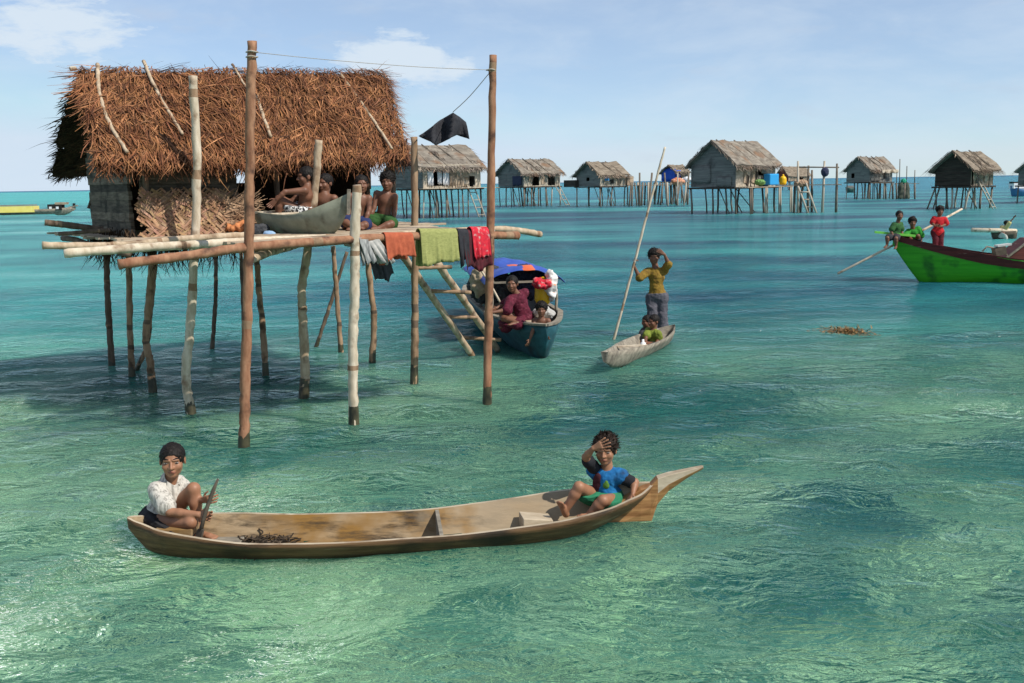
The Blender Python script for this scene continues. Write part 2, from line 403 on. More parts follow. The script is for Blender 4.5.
def build_water():
    ang = np.linspace(R(-62), R(62), 760)
    r = [2.6]
    while r[-1] < 70: r.append(r[-1]*1.0052)
    while r[-1] < 9000: r.append(r[-1]*1.06)
    r = np.array(r); A, RR = np.meshgrid(ang, r)
    x = RR*np.sin(A); y = RR*np.cos(A); z = np.zeros_like(x)
    rs = np.random.RandomState(3)
    cell = RR*.006+.02
    for i in range(46):
        lam = .32*(1.09**i)*.9 if i < 30 else rs.uniform(.6, 3.5)
        th = R(-66)+rs.normal(0, .55)
        k = 2*math.pi/lam; amp = .0105*min(lam, 1.1)**.8*(1 if lam < 1.2 else .6)/ (1.6 if lam > 1 else 1.3)
        amp *= .62
        damp = np.clip((lam/cell-3.5)/4, 0, 1)
        ph = rs.uniform(0, 6.28)
        wv = np.sin(k*(x*math.cos(th)+y*math.sin(th))+ph+.6*np.sin(x*.7*k*.13+ph)+.5*np.sin(y*.9*k*.11+2*ph))
        z += amp*damp*wv
    z *= 1-np.clip((RR-45)/25, 0, 1)
    def foot(C, Pn, Wd):
        C = np.array(C); Pn = np.array(Pn); Wd = np.array(Wd)
        for a in range(len(C)-1):
            d = C[a+1]-C[a]; l = np.linalg.norm(d)
            if l < 1e-6: continue
            d = d/l
            s = (x-C[a][0])*d[0]+(y-C[a][1])*d[1]; n = np.abs(-(x-C[a][0])*d[1]+(y-C[a][1])*d[0])
            w = Wd[a]+(Wd[a+1]-Wd[a])*np.clip(s/l, 0, 1)
            mk = (s >= -.01) & (s <= l+.01) & (n < w)
            z[mk] = -.16
    for h in WET_HULLS: foot(*h)
    nr, nc = x.shape
    V = np.stack([x, y, z], -1).reshape(-1, 3)
    i = np.arange((nr-1)*(nc-1)); a = (i//(nc-1))*nc+i % (nc-1)
    Q = np.stack([a, a+1, a+nc+1, a+nc], 1)[:, ::-1]
    me = bpy.data.meshes.new('sea'); me.vertices.add(len(V)); me.vertices.foreach_set('co', V.ravel())
    me.loops.add(Q.size); me.polygons.add(len(Q)); me.loops.foreach_set('vertex_index', Q.ravel())
    me.polygons.foreach_set('loop_start', np.arange(0, Q.size, 4)); me.polygons.foreach_set('loop_total', np.full(len(Q), 4))
    me.update(); me.validate()
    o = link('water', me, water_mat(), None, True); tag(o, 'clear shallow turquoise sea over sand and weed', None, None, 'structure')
    # the sea goes on behind and beside the viewer too
    mb = MB(); mb.obox((0, 0, -.9), (9000, 0, 0), (0, 9000, 0), (0, 0, .05))
    s = mb.build('seabed', M('sea_sand', (.03, .14, .13), (.08, .22, .17), (.3, .3, .3), .9, 0)); tag(s, 'sandy sea floor under the water', None, None, 'structure')

# ------------------------------------------------------------------ the near hut on stilts
HO = PZ(244, 445, 0)
HA = (PZ(488, 403, 0)-HO); HA.z = 0; HA.normalize()
HB = Vector((-HA.y, HA.x, 0))
def HS(s, t, z): return Vector((HO.x, HO.y, 0))+HA*s+HB*t+Vector((0, 0, z))
def PT(u, v, t): return PP(u, v, HS(0, t, 0), HB)      # point on the vertical plane at depth t of the hut
def st(p):
    d = p-Vector((HO.x, HO.y, 0)); return d.dot(HA), d.dot(HB), p.z
def stick(mb, p, q, r, n=7):
    p, q = Vector(p), Vector(q); k = [p+(q-p)*i/5+Vector((random.uniform(-.01, .01),)*3) for i in range(6)]
    mb.tube(k, [r*random.uniform(.85, 1.1) for _ in k], n, wob=.05)

hut = thing('stilt_hut', 'large near palm thatched hut standing on crooked poles over the water', 'hut', tuple(HO))
PLZ = 1.90
STILTS = [  # pixels from the water upward, radii, material
    ([(354, 427), (353, 380), (353, 330), (355, 290), (355, 240), (357, 185)], .052, .048, m_polepale, 'pale forked stilt at the front of the porch'),
    ([(191, 413), (186, 378), (190, 330), (194, 260), (197, 170), (193, 76)], .052, .045, m_polepale, 'tall pale pole rising past the eave'),
    ([(304, 397), (305, 370), (303, 320), (302, 290), (307, 255), (314, 200), (319, 140)], .055, .045, m_pole, 'yellowish crooked stilt behind the grey canoe'),
    ([(414, 383), (415, 320), (415, 230), (414, 137)], .048, .042, m_polemid, None),
    ([(153, 392), (150, 362), (146, 338), (149, 300), (152, 265), (153, 238)], .046, .04, m_polemid, None),
    ([(266, 378), (263, 330), (259, 290), (257, 262), (257, 243)], .04, .036, m_polemid, None),
    ([(372, 365), (374, 320), (371, 290), (366, 248)], .044, .04, m_polemid, None),
    ([(132, 378), (130, 330), (129, 270), (128, 240)], .042, .038, m_polemid, None),
    ([(136, 371), (147, 345), (152, 300), (156, 258)], .03, .028, m_polemid, None),
    ([(112, 367), (109, 320), (107, 280), (107, 243)], .045, .04, m_poledark, None),
    ([(212, 350), (215, 310), (216, 280), (215, 240)], .032, .03, m_poledark, None),
    ([(341, 352), (338, 310), (335, 270), (333, 246)], .036, .034, m_polemid, None),
    ([(316, 347), (330, 305), (347, 252)], .03, .026, m_poledark, 'dark slanting brace under the porch'),
    ([(244, 345), (243, 300), (241, 252)], .03, .03, m_poledark, None),
]
def px_pole(name, parent, pts, r0, r1, mat, label=None):
    b = PZ(pts[0][0], pts[0][1], 0); P = [PY(u, v, b.y) for u, v in pts]; P[0] = b
    under = b+(P[0]-P[1]).normalized()*.9
    o = pole(name, parent, [under]+P, r0*1.05, r1, mat, label=label)
    # wet, weed-stained foot at the waterline
    d = (P[1]-P[0]).normalized(); mb = MB(); mb.tube([P[0]-d*.15, P[0]+d*.05, P[0]+d*random.uniform(.14, .26)], [r0*1.16, r0*1.14, r0*1.02], 9, cap=False, wob=.05)
    mb.build('wet_foot', m_wet, o, True)
    return o
for pts, r0, r1, mt, lb in STILTS: px_pole('stilt', hut, pts, r0, r1, mt, lb)
px_pole('mast_pole', hut, [(244, 445), (245, 400), (247, 320), (249, 240), (250, 150), (252, 41)], .05, .043, m_polered, 'reddish tall pole with rope at its top')
px_pole('mast_pole', hut, [(487, 404), (489, 300), (491, 180), (493, 55)], .05, .04, m_polered, 'tall straight pole at the right end of the porch')
# cord lashing bands on the poles
for (u, v, y0) in ((193, 262, 191), (190, 360, 191), (301, 285, 304), (304, 350, 304), (247, 250, 244), (252, 55, 244)):
    pass

def px_beam(name, pts, t, r, mat, label=None, r1=None):
    P = [PT(u, v, tt) for (u, v), tt in zip(pts, t if hasattr(t, '__len__') else [t]*len(pts))]
    return pole(name, hut, P, r, r1 or r, mat, label=label, jit=.006)
px_beam('platform_beam', [(118, 264.5), (200, 254), (245, 247.5), (330, 241), (420, 236), (518, 235.5)], -.085, .045, m_polered, 'reddish front beam the washing hangs on')
px_beam('platform_beam', [(352, 239), (420, 233), (500, 229), (541, 234.5)], .10, .036, m_pole, 'bent beam end jutting out at the right')
px_beam('platform_beam', [(64, 253.5), (143, 247.5), (190, 245), (252, 241), (330, 238)], .55, .042, m_polepale, 'bleached pole jutting out at the left')
px_beam('platform_beam', [(42, 245.5), (100, 246), (141, 243.5), (185, 239), (250, 235)], .95, .036, m_pole, None)
px_beam('platform_beam', [(45, 222.5), (75, 226), (103, 230)], 2.6, .035, m_poledark, None)
px_beam('platform_beam', [(59, 234), (95, 231), (110, 230)], 2.5, .022, m_poledark, None)
px_beam('joist', [(249, 260), (270, 252), (291, 246), (304, 241)], [.05, .6, 1.2, 1.75], .045, m_pole, None)
px_beam('joist', [(355, 245), (385, 240), (412, 236)], [.05, .9, 1.75], .04, m_polemid, None)
for s0 in (-.55, .35, 1.3, 2.2, 2.95):
    mb = MB(); stick(mb, HS(s0, 1.5, PLZ-.06), HS(s0+.1, 4.9, PLZ-.02), .04); mb.build('joist', m_poledark, hut, True)
# porch and hut floor planks
fl = MB(); t = .16
while t < 4.75:
    w = random.uniform(.1, .17); inner = t > 1.55
    s0 = (-.6 if inner else .2)+random.uniform(-.12, .12) - (.5 if 1.0 < t < 1.55 else 0); s1 = (3.25 if inner else 2.75)+random.uniform(-.15, .2)
    fl.ct = tuple([random.uniform(.75, 1.15)]*3)
    fl.bar(HS(s0, t, PLZ+.055+random.uniform(0, .008)), HS(s1, t+random.uniform(-.02, .02), PLZ+.06+(s1)*.012), w, .022); t += w+.03
fl.build('floor_planks', m_plank, hut)

# roof: solid under-layer and thousands of leaf strands
TF, TR, TB = 1.88, 3.28, 4.68
SL, SR = -.70, 3.06
zF = lambda s: 2.78+.012*(s-SL); zR = lambda s: 3.84+.045*(s-SL)
def roofpt(s, q, back=False):     # q 0 ridge .. 1 eave
    z = zR(s)+(zF(s)-zR(s))*q+.07*math.sin(q*math.pi)
    t = TR+((TB if back else TF)-TR)*q; f = (s-SL)/(SR-SL)
    s = s+(min(t, TR+.2)-TF)*(.17+.12*f)
    return HS(s, t, z)
def roofn(back=False):
    a = roofpt(0, .2, back); b = roofpt(0, .8, back); c = roofpt(1, .5, back)-roofpt(0, .5, back)
    n = c.cross(b-a).normalized(); return n if n.z > 0 else -n
base = MB()
for back in (False, True):
    n = roofn(back)
    g = [[roofpt(SL+.12+(SR-SL-.24)*i/12, .0+.97*j/8, back)-n*.03 for j in range(9)] for i in range(13)]
    h = [[p-n*.07 for p in row] for row in g]
    for gg in (g, h):
        ids = [[base.addv(p) for p in row] for row in gg]
        for i in range(12):
            for j in range(8): base.face(ids[i][j], ids[i+1][j], ids[i+1][j+1], ids[i][j+1])
rb = base.build('roof', m_thatchbase, hut)
th = MB()
def tone():
    a = random.random()
    if a < .27: k = random.uniform(.22, .5); return (k, k*.92, k*.85)
    if a < .86: k = random.uniform(.75, 1.15); g_ = random.random()**3*.5; return (k*(1-.25*g_), k*random.uniform(.9, 1.05)*(1+.1*g_), k*random.uniform(.8, 1.05)*(1+.5*g_))
    k = random.uniform(1.25, 1.6); return (k, k*1.08, k*1.15)
def throw(s, q, back, L_, w, lift, spread=.25):
    n = roofn(back); p = roofpt(s, q, back)+n*(.05*((q*7+.3*noise.noise(Vector((s*1.5, 0, 3))))%1)); dn = (roofpt(s, min(q+.05, 1.05), back)-roofpt(s, q-.05, back)).normalized()
    a = noise.noise(Vector((s*.9+3, q*2.2+(7 if back else 0), 1)))*1.15 + .25*noise.noise(Vector((s*4, q*6, 5))) + random.gauss(0, spread)
    if random.random() < .08: a += random.choice((-1, 1))*random.uniform(.6, 1.3)
    d = dn*math.cos(a)+HA*math.sin(a)
    th.ct = tone(); th.strand(p+n*random.uniform(-.01, .045), d, n, L_, w, lift, random.uniform(-.5, .5))
for i in range(17000): throw(random.uniform(SL-.02, SR+.02), random.uniform(-.02, .97), False, random.uniform(.14, .40), random.uniform(.006, .017), random.uniform(.0, .07))
for i in range(2500): throw(random.uniform(SL, SR), random.uniform(0, .97), True, random.uniform(.25, .5), random.uniform(.016, .03), random.uniform(0, .06))
# courses with lifted shaggy ends
for k in range(7):
    q0 = .14+.14*k
    for i in range(260): throw(random.uniform(SL, SR), q0+random.uniform(-.03, .03), False, random.uniform(.1, .22), random.uniform(.009, .018), random.uniform(.03, .1), .45)
# eave fringe, both sides
for back, cnt in ((False, 1300), (True, 500)):
    for i in range(cnt):
        s = random.uniform(SL, SR); n = roofn(back)
        dn = (roofpt(s, 1, back)-roofpt(s, .9, back)).normalized()
        th.ct = tone() if random.random() < .6 else (.35, .3, .28)
        dd = dn*random.uniform(.5, 1)+Vector((0, 0, -random.uniform(.1, .8)))+HA*random.gauss(0, .35)
        th.strand(roofpt(s, random.uniform(.9, 1.0), back)-n*random.uniform(0, .08), dd, n, random.uniform(.08, .26)*(1.5 if random.random() < .08 else 1), random.uniform(.008, .018), 0, random.uniform(-.4, .4))
# ridge tufts
for i in range(900):
    s = random.uniform(SL-.08, SR+.05); bk = random.random() < .5
    p = roofpt(s, random.uniform(-.01, .07), bk)+Vector((0, 0, random.uniform(0, .05)))
    d = HA*random.choice((-1, 1))*random.uniform(.3, 1)+HB*random.gauss(0, .5)+Vector((0, 0, random.uniform(-.2, .28)))
    th.ct = tone(); th.strand(p, d, Vector((0, 0, 1)), random.uniform(.1, .34), random.uniform(.008, .018), .02, random.uniform(-.5, .5))
# right verge: strands sticking out past the end
for i in range(700):
    bk = random.random() < .4; q = random.uniform(0, 1); p = roofpt(SR-.05, q, bk)
    d = HA*random.uniform(.3, 1)+(roofpt(0, .6, bk)-roofpt(0, .4, bk)).normalized()*random.uniform(0, 1)+Vector((0, 0, random.uniform(-.3, .2)))
    th.ct = tone(); th.strand(p-roofn(bk)*random.uniform(-.03, .1), d, roofn(bk), random.uniform(.1, .3), random.uniform(.009, .018), 0, random.uniform(-.5, .5))
# front-left verge
for i in range(420):
    q = random.uniform(0, 1); p = roofpt(SL+.03, q)
    d = -HA*random.uniform(.3, 1)+(roofpt(0, .6)-roofpt(0, .4)).normalized()*random.uniform(.1, 1)
    th.ct = tone(); th.strand(p-roofn()*random.uniform(-.03, .05), d, roofn(), random.uniform(.04, .13), random.uniform(.009, .018), 0, random.uniform(-.5, .5))
tho = th.build('thatch', m_thatch, rb)
# the shaggy courses of the far slope seen at the left gable end, stepped like shingles
gb = MB()
for k in range(6):
    q0 = .03+.155*k; q1 = q0+.24; ext = (.02, .13, .0, .17, .08, .16)[k]
    for i in range(520):
        s = SL+random.uniform(-.02, .3)-ext*random.random(); q = random.uniform(q0, q1)
        p = roofpt(s, q, True)-roofn(True)*random.uniform(.0, .12)
        d = -HA*random.uniform(.4, 1)+(roofpt(0, .6, True)-roofpt(0, .4, True)).normalized()*random.uniform(0, .9)+Vector((0, 0, -random.uniform(0, .3)))
        gb.ct = tuple([random.uniform(.4, 1.2)]*3); gb.strand(p, d, roofn(True), random.uniform(.05, .15), random.uniform(.012, .026), 0, random.uniform(-.4, .4))
    for tt in range(3):
        gb.ct = (.6, .55, .5)
        a = roofpt(SL-ext+.06, q0, True)-roofn(True)*(.01+.03*tt); b = roofpt(SL-ext+.02, min(q1, 1.02), True)-roofn(True)*(.05+.03*tt); c2 = roofpt(SL+.5, min(q1, 1.02), True)-roofn(True)*(.05+.03*tt); d2 = roofpt(SL+.5, q0, True)-roofn(True)*(.01+.03*tt)
        gb.quad(a, b, c2, d2)
gb.build('shaded_gable_thatch', m_gable, hut)
# sticks laid on the roof to hold the thatch
for pts, r in (([(97, 68), (99, 95), (108, 125), (127, 156)], .024), ([(143, 65), (155, 92), (170, 118), (182, 138)], .022), ([(256, 98), (262, 118), (270, 140)], .022), ([(340, 78), (362, 108), (391, 152)], .02), ([(232, 68), (246, 92)], .016)):
    P = []
    for u, v in pts:
        n = roofn(); P.append(PP(u, v, roofpt(0, .5)+n*.02, n)+n*.05)
    pole('roof_stick', rb, P, r, r*.8, m_pole)
mb = MB(); mb.tube(densify([roofpt(SL-.05, 0)+Vector((0, 0, .05)), roofpt(-.8, 0)+Vector((0, 0, .045))], 6), .025, 7); mb.build('ridge_pole', m_polepale, rb, True)
# rafters / eave pole and inner posts
for s in (-.12, 1.4, 3.0):
    for t in (TF+.3, 3.9):
        mb = MB(); stick(mb, HS(s, t, PLZ), HS(s, t, zF(s)+.22), .035); mb.build('post', m_poledark, hut, True)
mb = MB(); stick(mb, HS(SL+.05, TF+.22, zF(SL)+.12), HS(SR-.05, TF+.22, zF(SR)+.12), .03); mb.build('eave_pole', m_polemid, hut, True)
mb = MB(); stick(mb, PT(97, 176, 4.2), PT(89, 208, 4.2), .02); mb.build('hanging_stick', m_poledark, hut, True)

# walls
WZ0 = PLZ+.07
def slatwall(name, p0, p1, z0, z1, mat, gap=.115, th_=.022, lab=None):
    mb = MB(); z = z0; d = Vector(p1)-Vector(p0)
    while z < z1:
        h = gap*random.uniform(.85, 1.1); mb.ct = tuple([random.uniform(.4, 1.35)]*3)
        o1 = random.uniform(-.02, .02); o2 = random.uniform(-.02, .02)
        a = Vector(p0)+d*o1; b = Vector(p1)+d*o2
        mb.bar(Vector((a.x, a.y, z+h/2)), Vector((b.x, b.y, z+h/2+random.uniform(-.008, .008))), th_*random.uniform(.8, 3.2), h*1.12); z += h
    o = mb.build(name, mat, hut)
    if lab: o['label'] = lab
    return o
SW = -.28
# shaggy dark fringe below the walls
slatwall('wall_panel', HS(SW, 2.28, 0), HS(SW, 4.0, 0), WZ0, 2.95, m_wallgrey, .085, lab='grey layered side wall at the left end')
slatwall('wall_panel', HS(-.18, 2.25, 0), HS(.92, 2.25, 0), WZ0+.25, 2.95, m_wallgrey, .1, lab='grey plank wall behind the woven leaf panel')
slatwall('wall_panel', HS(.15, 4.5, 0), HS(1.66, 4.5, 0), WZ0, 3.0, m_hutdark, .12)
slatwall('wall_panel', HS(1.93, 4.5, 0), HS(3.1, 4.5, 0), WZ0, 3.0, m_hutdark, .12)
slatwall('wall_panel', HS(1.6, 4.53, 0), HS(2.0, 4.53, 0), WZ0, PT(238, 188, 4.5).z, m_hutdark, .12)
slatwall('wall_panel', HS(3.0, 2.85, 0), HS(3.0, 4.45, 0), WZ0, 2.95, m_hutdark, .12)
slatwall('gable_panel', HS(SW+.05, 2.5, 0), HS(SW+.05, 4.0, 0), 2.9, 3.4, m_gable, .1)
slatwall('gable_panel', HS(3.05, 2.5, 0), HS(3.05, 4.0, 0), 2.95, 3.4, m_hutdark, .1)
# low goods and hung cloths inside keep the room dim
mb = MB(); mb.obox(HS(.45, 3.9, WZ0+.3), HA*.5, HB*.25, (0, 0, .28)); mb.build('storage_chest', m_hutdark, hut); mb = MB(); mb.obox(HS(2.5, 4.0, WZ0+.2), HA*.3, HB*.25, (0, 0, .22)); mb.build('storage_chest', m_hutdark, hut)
wv = MB()
for i in range(620):
    s = random.uniform(-.2, .8); z = random.uniform(WZ0-.05, WZ0+.47)
    sg = 1 if i % 2 else -1; a = sg*R(38)+random.gauss(0, .12)
    d = HA*math.cos(a)*random.choice((-1, 1)); d = HA*math.cos(a)+Vector((0, 0, math.sin(a)))
    k = random.uniform(.55, 1.2); wv.ct = (k, k*random.uniform(.85, 1.05), k*random.uniform(.8, 1.05))
    wv.strand(HS(s, 2.14-random.uniform(0, .03)-.25*max(0, WZ0+.45-z), z)-d*.12, d, -HB, random.uniform(.18, .3), random.uniform(.018, .03), .03*random.random(), 0)
for i in range(150):   # frayed fan at its right end and lower fringe
    a = random.uniform(-.7, .8); d = HA*math.cos(a)+Vector((0, 0, math.sin(a)))-HB*random.uniform(0, .4)
    k = random.uniform(.5, 1.3); wv.ct = (k, k, k)
    wv.strand(HS(.78+random.uniform(-.1, .12), 2.04, WZ0+random.uniform(.05, .4)), d, -HB, random.uniform(.15, .36), random.uniform(.01, .02), 0, random.uniform(-.6, .6))
wv.build('woven_panel', m_weave, hut)
fr = MB()
for i in range(420):
    if i % 2: p = HS(SW-random.uniform(0, .1), random.uniform(2.1, 4.0), WZ0+random.uniform(-.1, .1))
    else: p = HS(random.uniform(SW, .9), 2.0, WZ0-random.uniform(.0, .1))
    fr.ct = tuple([random.uniform(.4, 1.1)]*3)
    fr.strand(p, Vector((random.gauss(0, .25), random.gauss(0, .25), -1)), -HB, random.uniform(.1, .42), random.uniform(.008, .02), 0, random.uniform(-.5, .5))
fr.build('leaf_fringe', m_gable, hut)
# leaf strips hanging at the open right end
for i in range(14):
    ls = MB()
    p = HS(random.uniform(2.85, 3.2), random.uniform(2.0, 4.3), 2.9); k = random.uniform(.5, 1.2); ls.ct = (k, k, k)
    ls.strand(p, HA*random.uniform(-.2, .6)+Vector((0, 0, -1)), -HB, random.uniform(.25, .6), random.uniform(.02, .04), 0, random.uniform(-.3, .3))
    ls.build('leaf_strip', m_gable, hut)
# ladder into the water
lad = MB(); A1, A2 = PY(400, 252, 12.7), PY(471, 354, 14.35); B1, B2 = PY(436, 262, 12.95), PY(492, 342, 14.5)
ladder = thing('ladder', 'rough pole ladder slanting from the porch down beside the tarp boat', 'ladder', tuple(A1))
for a, b in ((A1, A2), (B1, B2)):
    pole('rail', ladder, [a, (a+b)/2+Vector((0, 0, .02)), b+(b-a)*.12], .05, .046, m_pole)
for (u0, v0, u1, v1, y) in ((417, 268, 452, 267, 12.85), (430, 291, 471, 292.5, 13.3), (447, 317, 478, 317.5, 13.75), (458, 337, 501, 340, 14.2)):
    pole('rung', ladder, [PY(u0, v0, y), PY(u1, v1, y+.12)], .027, .025, m_polemid)

# ------------------------------------------------------------------ washing on the beam
def cloth_mat(name, c1, c2=None, scale=(20, 20, 20), rough=.85, c3=None, spot=14): return M(name, c1, c2 or tuple(x*.8 for x in c1), scale, rough, .25, c3, spot)
def drape(name, label, cat, u0, u1, vtop, vbot, mat, t=-.085, hb=.25, amp=.03, slant=0, group=None, n=26, ragged=.075, rod=.052):
    a = PT(u0, vtop, t); b = PT(u1, vtop, t); low = PT((u0+u1)/2, vbot, t); hf = (a.z+b.z)/2-low.z
    e = (b-a); l = e.length; e.normalize()
    prof = [(-rod, -hf*(1-k/9)) for k in range(9)]+[(-rod*math.cos(q), rod*math.sin(q)-.0) for q in np.linspace(0, math.pi, 7)]+[(rod, -hb*k/6) for k in range(1, 7)]
    mb = MB(); ids = []; sd = random.uniform(0, 50)
    for j, (tt, z) in enumerate(prof):
        row = []
        for i in range(n+1):
            x = i/n; hang = max(0, -z)/max(hf, .01)
            fold = amp*hang*(math.sin(x*l*38+sd)+.6*math.sin(x*l*71+sd*2+z*4))+.012*noise.noise(Vector((x*4, z*6, sd)))*hang
            dz = z*(1+ragged*4*noise.noise(Vector((x*3, sd, 0)))) if z < 0 else z
            row.append(mb.addv(a+e*(x*l*(1-.07*hang*math.sin(x*3)) + slant*hang)+HB*(tt-abs(fold)*(1 if tt < 0 else -1)-.01*hang)+Vector((0, 0, dz-.052+.05))))
        ids.append(row)
    for j in range(len(prof)-1):
        for i in range(n): mb.face(ids[j][i], ids[j][i+1], ids[j+1][i+1], ids[j+1][i])
    o = mb.build(name, mat, None, True); md = o.modifiers.new('thick', 'SOLIDIFY'); md.thickness = .006
    return tag(o, label, cat, group)
G_W = 'washing hung on the porch beam'
drape('cloth', 'lime green towel hanging over the porch beam', 'towel', 418, 455, 233, 265, cloth_mat('lime_towel', (.31, .32, .11), (.22, .23, .075), (30, 30, 60)), hb=.35, group=G_W)
drape('cloth', 'orange cloth hanging below the seated boys', 'cloth', 383, 411, 237, 257, cloth_mat('orange_cloth', (.42, .10, .045), (.30, .065, .03)), group=G_W, amp=.03)
drape('cloth', 'black cloth strip between the lime towel and the red cloth', 'cloth', 456, 466, 233, 266, cloth_mat('black_cloth', (.015, .015, .02), (.03, .03, .035)), group=G_W)
drape('cloth', 'bright red patterned cloth hanging beside the tall end pole', 'cloth', 469, 486, 232, 256, cloth_mat('red_cloth', (.60, .02, .035), (.42, .012, .03), (25, 25, 25), .8, (.45, .3, .28), 22), rod=.062, group=G_W)
drape('cloth', 'dark maroon garment hanging behind the bright red cloth', 'cloth', 461, 488, 234, 267, cloth_mat('maroon_cloth', (.10, .012, .02), (.04, .01, .012)), group=G_W, amp=.03)
drape('cloth', 'white cloth hanging in a narrow slanted strip under the seated boys', 'cloth', 364, 377, 239, 262, cloth_mat('white_cloth', (.44, .42, .39), (.32, .31, .29)), group=G_W, slant=.16, t=-.07)
drape('cloth', 'dark grey garment hanging behind the white strip', 'cloth', 362, 382, 240, 279, cloth_mat('charcoal_cloth', (.03, .032, .035), (.06, .06, .065)), group=G_W, slant=.1, amp=.03, t=.2)
drape('cloth', 'pale grey striped cloth hanging next to the forked stilt', 'cloth', 357, 366, 240, 263, cloth_mat('grey_cloth', (.42, .42, .40), (.12, .12, .12), (60, 60, 4)), group=G_W, slant=.08)
for (u, v, tt) in ((247, 247, 0), (355, 239.5, 0), (414, 236, 1.6), (489.5, 235.5, 0), (193.5, 243, 1.7), (305.5, 241, 1.7), (350, 243, 0)):
    c0 = PT(u, v, tt); mb = MB()
    mb.tube([c0+Vector((.058*math.cos(q), .058*math.sin(q), .03*math.sin(q*.5+1)+.012*(q/6.28)-.02)) for q in np.linspace(0, 6.28*4, 50)], .009, 5); mb.build('lashing', m_rope, hut, True)
# black cloth flying on a line
yb = PZ(414, 383, 0).y-.1
outl = [[(419, 136), (430, 128), (441, 119.5), (453, 112.5)], [(424, 139), (435, 133), (447, 126), (460, 117)], [(431, 142), (442, 137), (453, 131), (466, 122)], [(437, 145), (446, 140), (457, 135), (469, 139)]]
mb = MB(); NN = 12; g = []
for i in range(NN+1):
    row = []
    for j in range(NN+1):
        y_, x_ = i/NN*3, j/NN*3; a, b = min(int(y_), 2), min(int(x_), 2); fy, fx = y_-a, x_-b
        q = [sum(w*outl[a+da][b+db][k] for da, db, w in ((0, 0, (1-fy)*(1-fx)), (1, 0, fy*(1-fx)), (0, 1, (1-fy)*fx), (1, 1, fy*fx))) for k in (0, 1)]
        row.append(mb.addv(PY(q[0], q[1], yb+.12*math.sin(j*.9+i*.5)+.25*j/NN)))
    g.append(row)
for i in range(NN):
    for j in range(NN): mb.face(g[i][j], g[i+1][j], g[i+1][j+1], g[i][j+1])
o = mb.build('cloth', MATS['black_cloth'], None, True); md = o.modifiers.new('thick', 'SOLIDIFY'); md.thickness = .008
tag(o, 'black cloth flying in the wind above the porch', 'cloth')
yr = PZ(488, 404, 0).y; yl = PZ(244, 445, 0).y
mb = MB(); mb.tube(densify([PY(453, 112, yb+.25), PY(470, 96, (yb+yr)/2), PY(491, 71, yr)], 4, 0), .0045, 5); tag(mb.build('clothesline', m_rope, None, True), 'short cord tying the black cloth to the tall end pole', 'cord')
mb = MB(); mb.tube(densify([PY(252, 52, yl), PY(330, 60, yl+.6), PY(420, 67, yl+1.2), PY(491, 70, yr)], 5, 0), .003, 5); tag(mb.build('clothesline', m_rope, None, True), 'long thin cord strung between the two tallest poles', 'cord')
for lx in ((252, 52, yl), (252, 57, yl), (491, 70, yr)):
    c0 = PY(*lx); mb = MB(); mb.tube([c0+Vector((.052*math.cos(q), .052*math.sin(q), .004*math.sin(3*q))) for q in np.linspace(0, 6.28, 14)], .008, 5); mb.build('lashing', m_rope, hut, True)
# ------------------------------------------------------------------ boats
def hull(name, parent, mats, ST, nq=10, th=.03, floor=None, closed_bow=False, stern_cap=True, p=2.0, wet=True, grow=0):
    """ST: stations (x, y, dirx, diry, halfbeam, gunwale z near side, far side, keel z)"""
    mb = MB(); OR = []; IR = []
    for (x, y, dx, dy, w, gn, gf, kz) in ST:
        l = math.hypot(dx, dy); px_, py_ = dy/l, -dx/l          # towards the right of travel
        o, i_ = [], []
        for k in range(nq+1):
            q = -1+2*k/nq; g = gn if q > 0 else gf
            z = kz+(g-kz)*abs(q)**p
            o.append(mb.addv((x+px_*w*q, y+py_*w*q, z)))
        wi = max(w-th, .004); kzi = (kz+th) if floor is None else max(kz+th, floor)
        for k in range(nq+1):
            q = -1+2*k/nq; g = gn if q > 0 else gf
            z = max(kz+th+(g-kz-th)*abs(q)**p, kzi); z = min(z, g-.001) if abs(q) < 1 else g
            i_.append(mb.addv((x+px_*wi*q, y+py_*wi*q, z)))
        OR.append(o); IR.append(i_)
    for a in range(len(ST)-1):
        for k in range(nq):
            mb.cm = 0; mb.face(OR[a][k], OR[a+1][k], OR[a+1][k+1], OR[a][k+1])
            mb.cm = 1; mb.face(IR[a][k], IR[a][k+1], IR[a+1][k+1], IR[a+1][k])
        mb.cm = 2
        mb.face(OR[a][0], IR[a][0], IR[a+1][0], OR[a+1][0]); mb.face(OR[a][nq], OR[a+1][nq], IR[a+1][nq], IR[a][nq])
    mb.cm = 0
    for e in (0, -1):
        mb.cm = 0; mb.face(*OR[e]) if e == 0 else mb.face(*OR[e][::-1])
        mb.cm = 1; mb.face(*IR[e]) if e else mb.face(*IR[e][::-1])
        mb.cm = 2; mb.face(OR[e][0], OR[e][nq], IR[e][nq], IR[e][0])
    o = mb.build(name, mats, parent)
    for pl in o.data.polygons: pl.use_smooth = pl.material_index != 2 and len(pl.vertices) == 4
    if wet:
        C, P_, Wd = [], [], []
        for (x, y, dx, dy, w, gn, gf, kz) in ST:
            fr = max(0, -kz)/max(max(gn, gf)-kz, .01); C.append((x, y)); P_.append((dy, -dx)); Wd.append(max(.0, w*fr**(1/p)-.06+grow))
        WET_HULLS.append((C, P_, Wd))
    return o
def dirs(C):
    out = []
    for i in range(len(C)):
        a = C[max(i-1, 0)]; b = C[min(i+1, len(C)-1)]; out.append((b[0]-a[0], b[1]-a[1]))
    return out
m_cin = M('canoe_inside', (.14, .092, .048), (.34, .25, .15), (2.2, 12, 12), .85, .9, (.20, .105, .025), 2.4, .3, .7, thr=(.44, .62), c4=(.04, .027, .015), spot4=9, thr4=(.50, .64))
